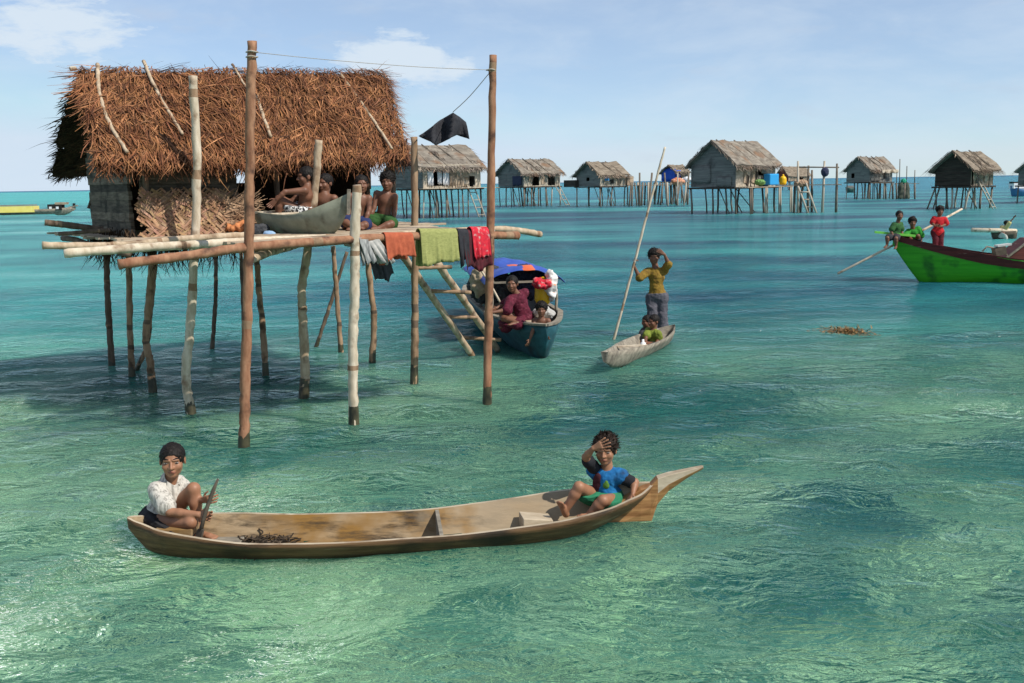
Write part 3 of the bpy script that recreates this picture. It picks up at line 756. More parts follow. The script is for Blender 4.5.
_nt = m_cin.node_tree; _b = _nt.nodes['Principled BSDF']; _src = _b.inputs['Base Color'].links[0].from_socket
_tc = _nt.nodes.new('ShaderNodeTexCoord'); _sx = _nt.nodes.new('ShaderNodeSeparateXYZ'); _nt.links.new(_tc.outputs['Object'], _sx.inputs[0])
_nz = _nt.nodes.new('ShaderNodeTexNoise'); _nz.inputs['Scale'].default_value = 6; _nz.inputs['Detail'].default_value = 6; _nt.links.new(_tc.outputs['Object'], _nz.inputs['Vector'])
_ad = _nt.nodes.new('ShaderNodeMath'); _ad.operation = 'MULTIPLY_ADD'; _nt.links.new(_nz.outputs['Fac'], _ad.inputs[0]); _ad.inputs[1].default_value = 1.6; _nt.links.new(_sx.outputs[0], _ad.inputs[2])
_mr = _nt.nodes.new('ShaderNodeMapRange'); _nt.links.new(_ad.outputs[0], _mr.inputs[0]); _mr.inputs[1].default_value = .75; _mr.inputs[2].default_value = 1.35; _mr.inputs[4].default_value = .72
_mx = _nt.nodes.new('ShaderNodeMix'); _mx.data_type = 'RGBA'; _nt.links.new(_mr.outputs[0], _mx.inputs[0]); _nt.links.new(_src, _mx.inputs[6]); _mx.inputs[7].default_value = (.30, .235, .155, 1)     # bleached wood towards the bow
_nt.links.new(_mx.outputs[2], _b.inputs['Base Color'])
m_cout = M('canoe_outside', (.07, .034, .014), (.175, .095, .042), (2.5, 9, 30), .6, .8, (.03, .018, .010), 2.2, spec=.35, c4=(.22, .15, .085), spot4=16, thr4=(.58, .68))
m_crim = M('canoe_rim', (.30, .235, .16), (.48, .40, .29), (4, 16, 16), .8, .4, (.2, .13, .08), 5)
m_bow = M('bow_wood', (.20, .085, .026), (.42, .22, .085), (3, 3, 26), .6, .4, (.2, .1, .045), 3, spec=.35)
m_greyw = M('grey_boatwood', (.15, .13, .10), (.32, .28, .22), (5, 12, 12), .85, .5, (.10, .085, .07), 4)
m_darkw = M('dark_boatwood', (.05, .04, .03), (.11, .09, .065), (5, 9, 9), .8, .4)

canoe = thing('dugout_canoe', 'long brown wooden canoe with pointed bow carrying two children in front', 'canoe', tuple(PZ(400, 548, 0)))
CS = [((127, 518), (128, 516.5), .25, .17), ((134, 521), (135, 515.5), .24, .10), ((146, 524.5), (146, 514.5), .225, .0), ((165, 530), (165, 513.5), .205, -.05), ((210, 538.5), (210, 513), .175, -.07), ((260, 544), (260, 513.5), .15, -.08),
      ((300, 544.5), (300, 514), .14, -.08), ((370, 542), (370, 512), .14, -.08), ((440, 537), (440, 508), .15, -.08), ((500, 530.5), (500, 500), .17, -.08), ((555, 522), (549, 492.5), .2, -.055),
      ((585, 515), (579, 488), .225, -.01), ((608, 507), (604, 485), .25, .06), ((628, 498.5), (626, 483), .275, .13), ((642, 490.5), (641, 481.8), .295, .2), ((652, 484.2), (652, 481.2), .31, .27)]
NF = []
for n_, f_, gz, kz in CS:
    a, b = PZ(n_[0], n_[1], gz), PZ(f_[0], f_[1], gz); NF.append(((a+b)/2, (a-b).length/2, gz, kz))
# resample finely
fine = []
for i in range(len(NF)-1):
    for k in range(4):
        t = k/4; c0, w0, g0, k0 = NF[i]; c1, w1, g1, k1 = NF[i+1]; fine.append((c0.lerp(c1, t), w0+(w1-w0)*t, g0+(g1-g0)*t, k0+(k1-k0)*t))
fine.append(NF[-1])
def sm(a):
    for _ in range(2): a = [a[0]]+[(a[i-1]+2*a[i]+a[i+1])/4 for i in range(1, len(a)-1)]+[a[-1]]
    return a
cx_ = sm([f[0].x for f in fine]); cy_ = sm([f[0].y for f in fine]); ww = sm([f[1] for f in fine]); gg = sm([f[2] for f in fine]); kk = sm([f[3] for f in fine])
CC = list(zip(cx_, cy_)); DD = dirs(CC)
hull('hull', canoe, [m_cout, m_cin, m_crim], [(c[0], c[1], d[0], d[1], w*(1+.003*math.sin(i*.7)), g+.002*math.sin(i*.9), g+.002*math.sin(i*.8), k) for i, (c, d, w, g, k) in enumerate(zip(CC, DD, ww, gg, kk))], 14, .028, p=2.1)
def cpos(u):       # centre of the canoe seen in column u
    best = min(range(len(CC)), key=lambda i: abs((PY(u, 500, CC[i][1]).x)-CC[i][0])); return Vector((CC[best][0], CC[best][1], 0)), ww[best], gg[best], kk[best], Vector((DD[best][0], DD[best][1], 0)).normalized()
# solid wedge bow
yb0 = CC[-6][1]
prof = [(570, 530, .03, 540, .06), (600, 512, .04, 541, .06), (622, 499, .045, 537, .055), (640, 488, .045, 531, .05), (650, 484, .04, 524.5, .045), (657, 477, .045, 504, .05), (668, 473.5, .042, 491, .042), (686, 469.5, .034, 478.5, .03), (703, 465.6, .02, 468.8, .016)]
mb = MB(); rg = []
for i, (u, vt, wt, vb, wb) in enumerate(prof):
    yy = yb0+.05*(i/8)
    T, B = PY(u, vt, yy), PY(u, vb, yy); mid_ = T*.45+B*.55
    pr = Vector((0, 1, 0)); wm = (wt+wb)/2*1.05
    rg.append([mb.addv(x) for x in (T-pr*wt, T+pr*wt, mid_+pr*wm, B+pr*wb*.35, B-pr*wb*.35, mid_-pr*wm)])
for a, b in zip(rg, rg[1:]):
    for k in range(6): mb.cm = 1 if (k in (0, 1, 5) and rg.index(a) >= 5) else 0; mb.face(a[k], b[k], b[(k+1) % 6], a[(k+1) % 6])
mb.cm = 0; mb.face(*rg[0]); mb.face(*rg[-1][::-1])
bw = mb.build('bow_piece', [m_bow, m_crim], canoe); md = bw.modifiers.new('b', 'BEVEL'); md.width = .004; md.segments = 1
# bulkhead frame
c0, w0, g0, k0, d0 = cpos(438); sd = Vector((d0.y, -d0.x, 0))
mb = MB(); up_ = Vector((0, 0, 1))
pts = [(-.93, g0-.004), (.93, g0-.004), (.6, .01), (0, k0+.03), (-.6, .01)]
for e in (-.013, .013):
    pts2 = [mb.addv(c0+d0*e+sd*w0*q+up_*z) for q, z in pts]; mb.face(*(pts2 if e < 0 else pts2[::-1]))
for k in range(5): mb.face(k, (k+1) % 5, 5+(k+1) % 5, 5+k)
mb.build('frame_rib', m_greyw, canoe)
# wedge shaped foot block by the bow, stern deck board
def wedge(name, u, half_l, half_w, z0, z1, off, mat, drop=.0):
    c, w, g, k, d = cpos(u); s = Vector((d.y, -d.x, 0)); c = c+s*off; mb = MB()
    A = [mb.addv(c+d*a*half_l+s*b*half_w+up_*(z0)) for a, b in ((-1, -1), (1, -1), (1, 1), (-1, 1))]
    B = [mb.addv(c+d*a*half_l+s*b*half_w*.95+up_*(z1-(drop if a > 0 else 0))) for a, b in ((-1, -1), (1, -1), (1, 1), (-1, 1))]
    mb.face(*A[::-1]); mb.face(*B)
    for k_ in range(4): mb.face(A[k_], A[(k_+1) % 4], B[(k_+1) % 4], B[k_])
    o = mb.build(name, mat, canoe); md = o.modifiers.new('b', 'BEVEL'); md.width = .006; md.segments = 2
    return o
wedge('foot_block', 543, .11, .09, .0, .12, -.10, m_crim, .03)
wedge('seat_board', 176, .13, .085, .12, .175, .0, m_cin)
wedge('floor_board', 218, .12, .09, .0, .05, -.03, m_greyw)
# dark heap of net on the canoe floor
c0, w0, g0, k0, d0 = cpos(262); sd = Vector((d0.y, -d0.x, 0)); net = MB()
for i in range(230):
    a = random.uniform(-.2, .2); b = random.gauss(-.04, .06); P = []
    h = .045*max(0, 1-(a/.24)**2)*max(0, 1-((b+.04)/.2)**2)+.015
    q = c0+d0*a+sd*b+up_*(.0+random.random()*h); an = random.uniform(0, 6.3)
    for k in range(5):
        an += random.uniform(-.7, .7); q = q+d0*math.cos(an)*.022+sd*math.sin(an)*.022+up_*random.uniform(-.008, .008); P.append(q.copy())
    k = random.choice((.4, .6, .8, 1, 2.0)); net.ct = (k, k, k); net.tube(P, random.uniform(.003, .0065), 4)
tag(net.build('fishing_net', M('net_cord', (.05, .035, .022), (.10, .07, .045), (30, 30, 30), .9, 0, attr=True), None, True), 'dark bundle of fishing net on the canoe floor by the paddling child', 'net')

# ------------------------------------------------------------------ old grey canoe lying on the porch
m_old = M('grey_green_paint', (.19, .20, .145), (.28, .29, .215), (6, 6, 6), .8, .3, (.12, .11, .075), 5)
b0 = HS(.55, .5, 0); oc = thing('old_canoe', 'grey green canoe stored on the porch of the thatched hut', 'canoe', (b0.x, b0.y, PLZ+.07))
# stern left, stem pointing right and to the viewer
Pl, Pr = PY(266, 214, 11.55), PY(348, 200, 10.75); ax = (Pr-Pl); ax.z = 0; Lc = ax.length; ax.normalize()
ST = []
for k in range(17):
    t = k/16; c = Pl+ax*Lc*t
    w = .23*(1-max(0, (t-.35)/.65)**2.4)*(.86+.14*min(1, t/.3)) if t < .999 else .012
    gz = 2.23-.035*math.sin(t*math.pi)+.24*max(0, t-.45)**1.6*2.0; kz = 1.955+.03*max(0, .2-t)*5+.30*max(0, (t-.72)/.28)**2.2
    ST.append((c.x, c.y, ax.x, ax.y, max(w, .012), gz, gz, kz))
hull('hull', oc, [m_old, m_greyw, m_crim], ST, 12, .022, wet=False, p=2.3)
mb = MB(); q = Pl+ax*.02; pr_ = Vector((ax.y, -ax.x, 0))
mb.bar(q-pr_*.2+Vector((0, 0, -.03+2.245-q.z)), q+pr_*.2+Vector((0, 0, -.03+2.245-q.z)), .16, .02); mb.bar(q+ax*.3-pr_*.21+Vector((0, 0, 2.2-q.z)), q+ax*.3+pr_*.21+Vector((0, 0, 2.2-q.z)), .05, .02); mb.build('seat_board', m_polepale, oc)
mb = MB(); e = Vector((ST[-1][0], ST[-1][1], 0)); mb.bar(e+Vector((0, 0, 2.2)), e+ax*.02+Vector((0, 0, 2.46)), .03, .05, (0, 1, 0)); mb.build('stem_post', m_greyw, oc)

# ------------------------------------------------------------------ small dugout with the poling figure
dg = thing('dugout_canoe', 'small grey dugout poled by the standing figure in mid water', 'canoe', tuple(PZ(645, 352, 0)))
DS = [((604.5, 352), .30, .05), ((612, 350.5), .26, .09), ((622, 348), .22, .17), ((632, 344.5), .20, .24), ((643, 340), .19, .27), ((654, 335), .19, .25), ((664, 330), .21, .18), ((671, 326.5), .24, .09), ((675, 324.5), .27, .02)]
C2 = [PZ(u, v, g) for (u, v), g, w in DS]; D2 = dirs([(c.x, c.y) for c in C2])
KZ = [.16, .03, -.05, -.07, -.08, -.08, -.06, .02, .14]
hull('hull', dg, [m_greyw, m_greyw, m_greyw], [(c.x, c.y, d[0], d[1], w, g, g, k) for c, d, ((_, g, w), k) in zip(C2, D2, zip(DS, KZ))], 12, .025, p=2.0, grow=.01)
mb = MB(); mb.bar(C2[3]+Vector((-.22, -.05, -.02)), C2[3]+Vector((.22, .05, -.02)), .06, .02); mb.build('thwart', m_polepale, dg)
mb = MB(); mb.tube([PZ(643, 349, .12), PZ(643, 349, .12)+Vector((0, 0, .09)), PZ(643, 349, .12)+Vector((0, 0, .105)), PZ(643, 349, .12)+Vector((0, 0, .14))], [.04, .04, .018, .018], 10)
bt = mb.build('bottle', M('white_plastic', (.75, .75, .72), None, (5, 5, 5), .4, 0), None, True); tag(bt, 'small white bottle inside the grey dugout', 'bottle')

# ------------------------------------------------------------------ boat with the blue tarpaulin
tb = thing('tarp_boat', 'teal wooden boat with a blue and orange tarpaulin roof beside the ladder', 'boat', tuple(PZ(530, 345, 0)))
bowp = PY(547, 333, 13.75); stem = PZ(537, 361.5, 0); ctr = PZ(526, 312, .5); ax = Vector((ctr.x-bowp.x, ctr.y-bowp.y, 0)); ax.y += .9; ax.x -= .18; ax.normalize()
ST = []; Lb = 6.2
for k in range(23):
    t = k/22; s = t*Lb; c = Vector((bowp.x, bowp.y, 0))+ax*s
    w = .60*min(1, (s/1.7))**.62 if s > 0 else .015
    if s > 4.2: w *= 1-.35*((s-4.2)/2)**2
    g = .48+.04*max(0, 1-s/1.2)**2; kz = -.16+.55*max(0, 1-s/.55)**1.6
    ST.append((c.x, c.y, ax.x, ax.y, max(w, .015), g, g, kz))
m_teal = M('teal_paint', (.010, .05, .066), (.024, .10, .125), (5, 5, 9), .6, .3, (.02, .03, .035), 3)
hull('hull', tb, [m_teal, m_darkw, m_greyw], ST, 12, .04, p=1.7)
pr_ = Vector((ax.y, -ax.x, 0))
def bp_(s, q, z): return Vector((bowp.x, bowp.y, 0))+ax*s+pr_*q+Vector((0, 0, z))
for sgn in (-1, 1):
    P = [Vector((x+dy_*0, y, g+.015))+pr_*(w-.03)*sgn for (x, y, dx_, dy_, w, g, _, _k) in ST]
    mb = MB()
    for a, b in zip(P, P[1:]): mb.bar(a, b, .085, .03)
    mb.build('gunwale', m_greyw, tb)
mb = MB(); mb.bar(bp_(.25, 0, .49), bp_(.95, 0, .49), .34, .03); mb.bar(bp_(1.9, 0, .42), bp_(2.1, 0, .42), 1.1, .03); mb.build('deck_board', m_plank, tb)
# canopy frame and tarpaulin
zt = 1.0
for s in (1.75, 2.9, 4.3):
    for sgn in (-1, 1):
        mb = MB(); stick(mb, bp_(s, .52*sgn, .45), bp_(s, .5*sgn, zt+(.0 if s < 2 else .02)), .022); mb.build('canopy_post', m_greyw, tb, True)
mb = MB(); 
for sgn in (-1, 1): mb.bar(bp_(1.6, .5*sgn, zt), bp_(4.4, .5*sgn, zt), .03, .03)
for s in (1.7, 2.9, 4.3): mb.bar(bp_(s, -.52, zt-.02), bp_(s, .52, zt-.02), .03, .03)
mb.build('canopy_rail', m_greyw, tb)
mb = MB(); g = []; nx, ny = 48, 48
for i in range(nx+1):
    row = []
    for j in range(ny+1):
        s = 1.62+2.9*i/nx; q = -.63+1.26*j/ny; qq = q/.63
        z = zt+.03+.17*(1-abs(qq)**1.8)*(.75+.25*math.sin(i*.25))+.05*noise.noise(Vector((s*3, q*4, 2)))-.07*(abs(qq)**8)
        row.append(mb.addv(bp_(s+.04*noise.noise(Vector((q*5, s, 8))), q, z)))
    g.append(row)
for i in range(nx):
    for j in range(ny):
        # the orange sheet lies over the ridge and the front right corner
        sx, qx = i/nx, j/ny
        mb.cm = 1 if (qx > .47+.03*math.sin(sx*9) and qx < .62-.1*sx+.03*math.sin(sx*14) and sx < .5) else 0
        mb.face(g[i][j], g[i+1][j], g[i+1][j+1], g[i][j+1])
m_tarp = M('blue_tarp', (.025, .06, .30), (.04, .09, .38), (5, 5, 5), .5, .2); m_tarpo = M('orange_tarp', (.66, .13, .035), (.58, .10, .03), (5, 5, 5), .5, .2)
o = mb.build('tarpaulin', [m_tarp, m_tarpo], tb, True); o.data.polygons.foreach_set('use_smooth', [True]*len(o.data.polygons)); md = o.modifiers.new('t', 'SOLIDIFY'); md.thickness = .008
# goods aboard
def lump(name, label, cat, c, rad, mat, wr=.03, group=None, ws=9):
    s = SDF(.02 if max(rad) > .15 else .012, .03); s.ell(c, rad)
    return tag(s.build(name, mat, None, wr, ws), label, cat, group)
m_yel = M('yellow_plastic', (.80, .46, .01), (.75, .42, .01), (5, 5, 5), .4, 0)
def jug(c, h, r, mat, label, grp=None):
    s = SDF(.012, .02); c = Vector(c); s.cap(c+Vector((0, 0, r)), c+Vector((0, 0, h*.62)), r, r*.95); s.cap(c+Vector((0, 0, h*.7)), c+Vector((0, 0, h)), r*.35, r*.3); s.cap(c+Vector((r*.7, 0, h*.66)), c+Vector((r*.1, 0, h*.98)), r*.16)
    return tag(s.build('jerrycan', mat, None), label, 'jerrycan', grp)
jug(PY(543, 306, 15.4), .42, .13, m_yel, 'yellow plastic jug at the right side of the tarp boat')
lump('bag', 'white plastic sack hung on the right side of the tarp boat', 'bag', PY(551, 285, 15.3), (.10, .12, .24), M('white_sack', (.70, .68, .66), (.55, .52, .5), (12, 12, 12), .6, .3, (.75, .22, .06), 9, thr=(.6, .66)), .05)
lump('bundle', 'red and pink cloth bundle above the yellow jug', 'bundle', PY(541, 283, 15.2), (.13, .12, .08), MATS['red_cloth'], .05)
lump('bundle', 'white cloth bundle behind the child at the bow', 'bundle', PY(544, 313, 14.6), (.14, .12, .10), MATS['white_cloth'], .05)
lump('bundle', 'dark bundle under the tarp boat roof', 'bundle', PY(490, 285, 16.3), (.35, .4, .3), MATS['charcoal_cloth'], .08)
lump('bundle', 'tan sack hung under the left edge of the blue tarpaulin', 'bundle', PY(479, 280, 15.9), (.14, .14, .26), M('tan_sack', (.42, .33, .22), (.3, .23, .15), (12, 12, 12), .9, .3), .05)
lump('bundle', 'dark blue heap of goods under the middle of the tarpaulin', 'bundle', PY(528, 282, 16.4), (.34, .4, .26), M('navy_cloth', (.02, .025, .06), (.05, .055, .09), (12, 12, 12), .9, .3), .08)
mb = MB(); mb.tube(densify([PY(478, 266, 14.9), PY(490, 284, 14.9), PY(501, 304, 14.9)], 3, 0), .018, 6); tag(mb.build('paddle', m_polepale, None, True), 'pale stick leaning across the left side of the tarp boat', 'stick')

# ------------------------------------------------------------------ green boat at the right
gbt = thing('wooden_boat', 'large bright green boat with maroon gunwale band at the right edge', 'boat', tuple(PZ(985, 282, 0)))
tip = PY(893, 236, 24.0); ax = Vector((.982, -.19, 0)).normalized(); pr_ = Vector((ax.y, -ax.x, 0))   # right of travel = towards the viewer
def gp(s, q, z): return Vector((tip.x, tip.y, 0))+ax*s+pr_*q+Vector((0, 0, z))
ST = []; zt_ = tip.z
def gz_(s): return .50+(zt_-.50)*max(0, 1-s/3.6)**1.6
def gw_(s): return .78*min(1, (s+.02)/2.6)**.7
for k in range(61):
    s = 9.0*(k/60)**1.3; kz = -.3+(zt_+.1)*max(0, 1-(s/.95))**1.25
    c = gp(s, 0, 0); ST.append((c.x, c.y, ax.x, ax.y, max(gw_(s), .02), gz_(s), gz_(s), min(kz, gz_(s)-.06)))
m_green = M('green_paint', (.035, .29, .006), (.06, .40, .012), (1.2, 1.2, 16), .5, .4, (.012, .09, .008), 2, spec=.4, c4=(.09, .27, .03), spot4=5, thr4=(.6, .66))
m_maroon = M('maroon_paint', (.06, .011, .009), (.12, .024, .018), (2, 2, 16), .65, .4, c4=(.28, .16, .12), spot4=9, thr4=(.62, .67))
m_lime = M('lime_paint', (.16, .55, .06), (.2, .62, .09), (4, 4, 4), .5, .1)
hull('hull', gbt, [m_green, m_maroon, m_maroon], ST, 12, .05, p=1.55)
for sgn in (1, -1):
    mb = MB()
    for (x, y, dx_, dy_, w, g, _, _k), (x2, y2, _a, _b, w2, g2, _c, _d) in zip(ST, ST[1:]):
        a0 = Vector((x, y, g+.03))+pr_*sgn*(w+.012); b0_ = Vector((x2, y2, g2+.03))+pr_*sgn*(w2+.012)
        hb = .20 if sgn > 0 else .1
        ha, hc = [min(hb*min(1, .45+.3*(xx-tip.x)), .8*(g_-k_)) for xx, g_, k_ in ((x, g, _k), (x2, g2, _d))]
        qa, qc = [max(0, 1-h_/(g_-k_))**(1/1.55) for h_, g_, k_ in ((ha, g, _k), (hc, g2, _d))]
        a1 = Vector((x, y, g-ha))+pr_*sgn*(w*qa+.022); b1 = Vector((x2, y2, g2-hc))+pr_*sgn*(w2*qc+.022)
        mb.quad(a0, b0_, b1, a1); mb.quad(a0-pr_*sgn*.08, b0_-pr_*sgn*.08, b0_, a0)
    mb.build('gunwale_band', m_maroon, gbt)
mb = MB()
for k in range(9, 60):
    (x, y, _, _, w, g, _, _) = ST[k]; (x2, y2, _, _, w2, g2, _, _) = ST[k+1]; mb.cm = 1 if (x-tip.x) > 2.35 else 0
    mb.quad(Vector((x, y, g-.05))+pr_*(w-.07), Vector((x2, y2, g2-.05))+pr_*(w2-.07), Vector((x2, y2, g2-.05))-pr_*(w2-.07), Vector((x, y, g-.05))-pr_*(w-.07))
mb.build('deck', [M('cream_deck', (.56, .50, .38), (.64, .58, .46), (2, 8, 4), .7, .2), m_lime], gbt)
mb = MB(); mb.bar(tip+Vector((-.42, .06, .10)), tip+ax*.5+Vector((0, 0, .0)), .11, .05); mb.build('bow_board', m_lime, gbt)
# maroon cabin at the frame's edge
mb = MB(); zc = .50
A = [gp(2.35, .5, zc), gp(2.35, -.5, zc), gp(7, -.6, zc), gp(7, .6, zc)]; T_ = [gp(2.95, .42, zc+.52), gp(2.95, -.42, zc+.52), gp(7, -.5, zc+.9), gp(7, .5, zc+.9)]
ia = [mb.addv(p) for p in A]; it = [mb.addv(p) for p in T_]
mb.face(*it); 
for k in range(4): mb.face(ia[k], ia[(k+1) % 4], it[(k+1) % 4], it[k])
mb.build('cabin', m_maroon, gbt)
mb = MB(); a = gp(2.32, .56, zc+.03); mb.bar(a, gp(2.98, .47, zc+.57), .05, .04); mb.bar(gp(2.98, .47, zc+.57), gp(7, .55, zc+.95), .05, .04); mb.build('cabin_edge', m_greyw, gbt)
# grey motor stand on its deck
ms = thing('outboard_motor', 'small grey motor resting on the lime deck of the green boat', 'motor', tuple(gp(2.1, .3, .74)))
q0 = PY(999, 252, 23.2)
mb = MB(); mb.obox(q0+Vector((0, 0, .02)), (.12, 0, .03), (0, .1, 0), (-.02, 0, .09)); mb.build('engine_block', m_darkw, ms)
mb = MB(); mb.tube([q0+Vector((-.05, 0, .08)), q0+Vector((-.28, .02, .13)), q0+Vector((-.38, .02, .02))], .02, 6); mb.tube([q0+Vector((.08, 0, .1)), q0+Vector((.22, -.05, -.17))], .018, 6); mb.build('motor_shaft', m_greyw, ms, True)
mb = MB(); mb.obox(q0+Vector((.08, 0, .16)), (.16, 0, .02), (0, .1, 0), (0, 0, .02)); mb.build('tank', M('pale_metal', (.5, .5, .47), (.4, .4, .38), (9, 9, 9), .5, .1), ms)
# long bamboo pole under the seated boys
mb = MB(); mb.tube([PY(838, 273.5, 23.6), PY(930, 226.5, 24.6), PY(962, 209, 25.0)], [.028, .03, .026], 7); tag(mb.build('bamboo_pole', m_polepale, None, True), 'thin bamboo pole slanting into the sea at the green bow', 'pole')

# brown weed clump afloat
wd = MB(); wc = PZ(846, 332, 0)
for i in range(900):
    a = random.uniform(0, 6.28); r_ = abs(random.gauss(0, .5)); p = wc+Vector((math.cos(a)*r_*.42, math.sin(a)*r_*.55, random.uniform(-.02, .035)*max(0, 1.2-r_)))
    k = random.uniform(.5, 1.5); wd.ct = (k, k, k)
    wd.strand(p, Vector((random.gauss(0, 1), random.gauss(0, 1), random.uniform(-.2, .5))), Vector((0, 0, 1)), random.uniform(.04, .1), random.uniform(.012, .03), .01, random.uniform(-.5, .5), 2)
tag(wd.build('seaweed', M('brown_weed', (.14, .075, .025), (.24, .14, .05), (12, 12, 12), .7, 0, attr=True)), 'brown floating seaweed clump in open water below the green bow', 'seaweed')

# ------------------------------------------------------------------ distant stilt houses
m_roofg = M('grey_thatch', (.12, .10, .08), (.27, .235, .19), (1.6, 1.6, 4), .95, .9, (.19, .115, .07), .8, attr=True, bdist=.05)
m_roofb = M('brown_thatch', (.115, .088, .064), (.265, .215, .16), (1.2, 1.2, 6), .95, .8, attr=True, bdist=.05)
m_wallsh = M('grey_shaded_boards', (.13, .125, .115), (.24, .23, .205), (.6, .6, 9), .9, .8, (.08, .075, .07), 1.2, bdist=.04)  # own grey on some parts, painted shade on the far gables
m_wallpale = M('pale_matting', (.36, .30, .22), (.56, .49, .39), (1.5, 1.5, 5), .9, .6, (.20, .15, .10), 1.1, bdist=.04)
m_walldark = M('dark_boards', (.032, .025, .02), (.07, .055, .042), (1, 1, 9), .9, .6, bdist=.04)
m_wallbrown = M('brown_matting', (.25, .18, .12), (.42, .33, .24), (1, 1, 8), .9, .6, (.14, .09, .06), 1.2, bdist=.04)
m_wallred = M('red_boards', (.16, .035, .03), (.22, .06, .045), (1, 1, 8), .9, .5, bdist=.04)
m_nearblack = M('near_black', (.012, .011, .01), (.02, .018, .016), (2, 2, 2), .95, 0)  # even near black, used on boat covers and a bow post
m_stilt = M('stilt_far', (.10, .08, .06), (.22, .18, .14), (3, 3, 2), .9, .3)
m_stiltp = M('stilt_far_pale', (.34, .29, .22), (.48, .42, .34), (3, 3, 2), .9, .3)
m_blue = M('blue_sheet', (.012, .07, .42), (.02, .10, .5), (2, 2, 2), .6, .2)
m_cyan = M('blue_tub', (.03, .30, .62), None, (2, 2, 2), .5, 0)
m_white = M('white_cotton', (.72, .72, .72), (.6, .6, .62), (4, 4, 4), .8, .2)
G_H = 'stilt houses across the lagoon'
def house(label, uc, ul, ur, vf, ve, vr, vw, th, gable_mat, wall_mat, roof_mat, openings=(), gable_open=(), stilts=None, roofov=.45, ladder=None, deckx=(0, 0), nst=700, stn=(4, 3), batt=3, wid=None):
    C = PZ(uc, vw, 0); d = C.y; zf = PY(uc, vf, d).z; ze = PY(uc, ve, d).z
    a = Vector((math.cos(th), math.sin(th), 0)); b = Vector((-math.sin(th), math.cos(th), 0))
    def solve(u, dr):                     # length along dr until the house reaches column u
        lo, hi = .1, 30
        for _ in range(40):
            mm = (lo+hi)/2; P = C+dr*mm; uu = CX+FPX*((P-O0).dot(rgt))/((P-O0).dot(fwd))
            if (uu < u) == (dr.x > 0): lo = mm
            else: hi = mm
        return lo
    Lh, Wh = solve(ur, a), (wid or solve(ul, b))
    Rp = C+b*Wh/2; zr = PY(uc, vr, Rp.y).z
    root = thing('stilt_house', label, 'house', tuple(C), G_H)
    def hp(s, t, z): return C+a*s+b*t+Vector((0, 0, z-C.z))
    # walls: real thin boards with the openings left out
    def wall(nm, p, q, z0, z1, mat, opens, gable=False, out=1):
        mb = MB(); dv = q-p; l = dv.length; dv.normalize(); nn = Vector((dv.y, -dv.x, 0))
        xs = sorted(set([0, l]+[x*l for o_ in opens for x in o_[:2]])); zs = sorted(set([z0, z1]+[z0+(z1-z0)*y for o_ in opens for y in o_[2:4]]))
        for i in range(len(xs)-1):
            for j in range(len(zs)-1):
                cx, cz = (xs[i]+xs[i+1])/2/l, ((zs[j]+zs[j+1])/2-z0)/(z1-z0)
                if any(o_[0] < cx < o_[1] and o_[2] < cz < o_[3] for o_ in opens): continue
                A_, B_ = p+dv*xs[i], p+dv*xs[i+1]; up = Vector((0, 0, 1))
                mb.quad(A_+up*zs[j], B_+up*zs[j], B_+up*zs[j+1], A_+up*zs[j+1]); 
        if gable:
            m_ = p+dv*l/2; A_, B_ = p+Vector((0, 0, z1)), q+Vector((0, 0, z1)); mb.face(*[mb.addv(x) for x in (A_, B_, m_+Vector((0, 0, zr-.12)))])
        o = mb.build(nm, mat, root); md = o.modifiers.new('t', 'SOLIDIFY'); md.thickness = .07; md.offset = 0
        return o
    c00, c10, c11, c01 = hp(0, 0, 0), hp(Lh, 0, 0), hp(Lh, Wh, 0), hp(0, Wh, 0)
    w1 = wall('wall', c00, c10, zf, ze+.1, wall_mat, openings); w2 = wall('gable_wall', c01, c00, zf, ze+.1, gable_mat, gable_open, True)  # gable and back walls take the darker material, shade put into colour
    wall('wall', c11, c01, zf, ze+.1, gable_mat, ()); wall('gable_wall', c10, c11, zf, ze+.1, wall_mat, (), True)
    mb = MB(); mb.obox((c00+c11)/2+Vector((0, 0, zf-.08)), a*(Lh/2+.2), b*(Wh/2+.2), (0, 0, .06))
    mb.build('floor', m_walldark, root)
    # shaggy fringe of matting under the floor edge and boards on the shaded gable
    bd = MB(); z = zf+.1
    while z < ze:
        h = random.uniform(.22, .34); bd.bar(hp(-.06, .02, z)+Vector((0, 0, 0)), hp(-.06-random.uniform(0, .03), Wh-.02, z+random.uniform(-.04, .04)), .04, .05) if not gable_open else None; z += h
    if bd.v: bd.build('batten', gable_mat, w2)
    # roof: two slabs with shaggy strands
    def rp(s, q, back): z = zr+(ze-.12-zr)*q*1.12; t = Wh/2+(Wh/2+roofov*.6)*(q if back else -q)*1.0; return hp(s, t, z+.1+.06*math.sin(q*3.14))
    mb = MB()
    for back in (False, True):
        for s0, s1 in ((-roofov, Lh+roofov*.8),):
            n_ = 8; g1 = [[rp(s0+(s1-s0)*i/n_+.08*noise.noise(Vector((i, j, uc))), j/4, back)+Vector((0, 0, .16*noise.noise(Vector((i*.8, j*.9, uc+3)))-.14*math.sin(math.pi*i/n_)*(.5+.5*math.sin(uc)))) for j in range(5)] for i in range(n_+1)]
            ids = [[mb.addv(p) for p in r_] for r_ in g1]
            for i in range(n_):
                for j in range(4): mb.face(ids[i][j], ids[i+1][j], ids[i+1][j+1], ids[i][j+1])
    rf = mb.build('roof', roof_mat, root); md = rf.modifiers.new('t', 'SOLIDIFY'); md.thickness = .14; md.offset = -1
    mb = MB()
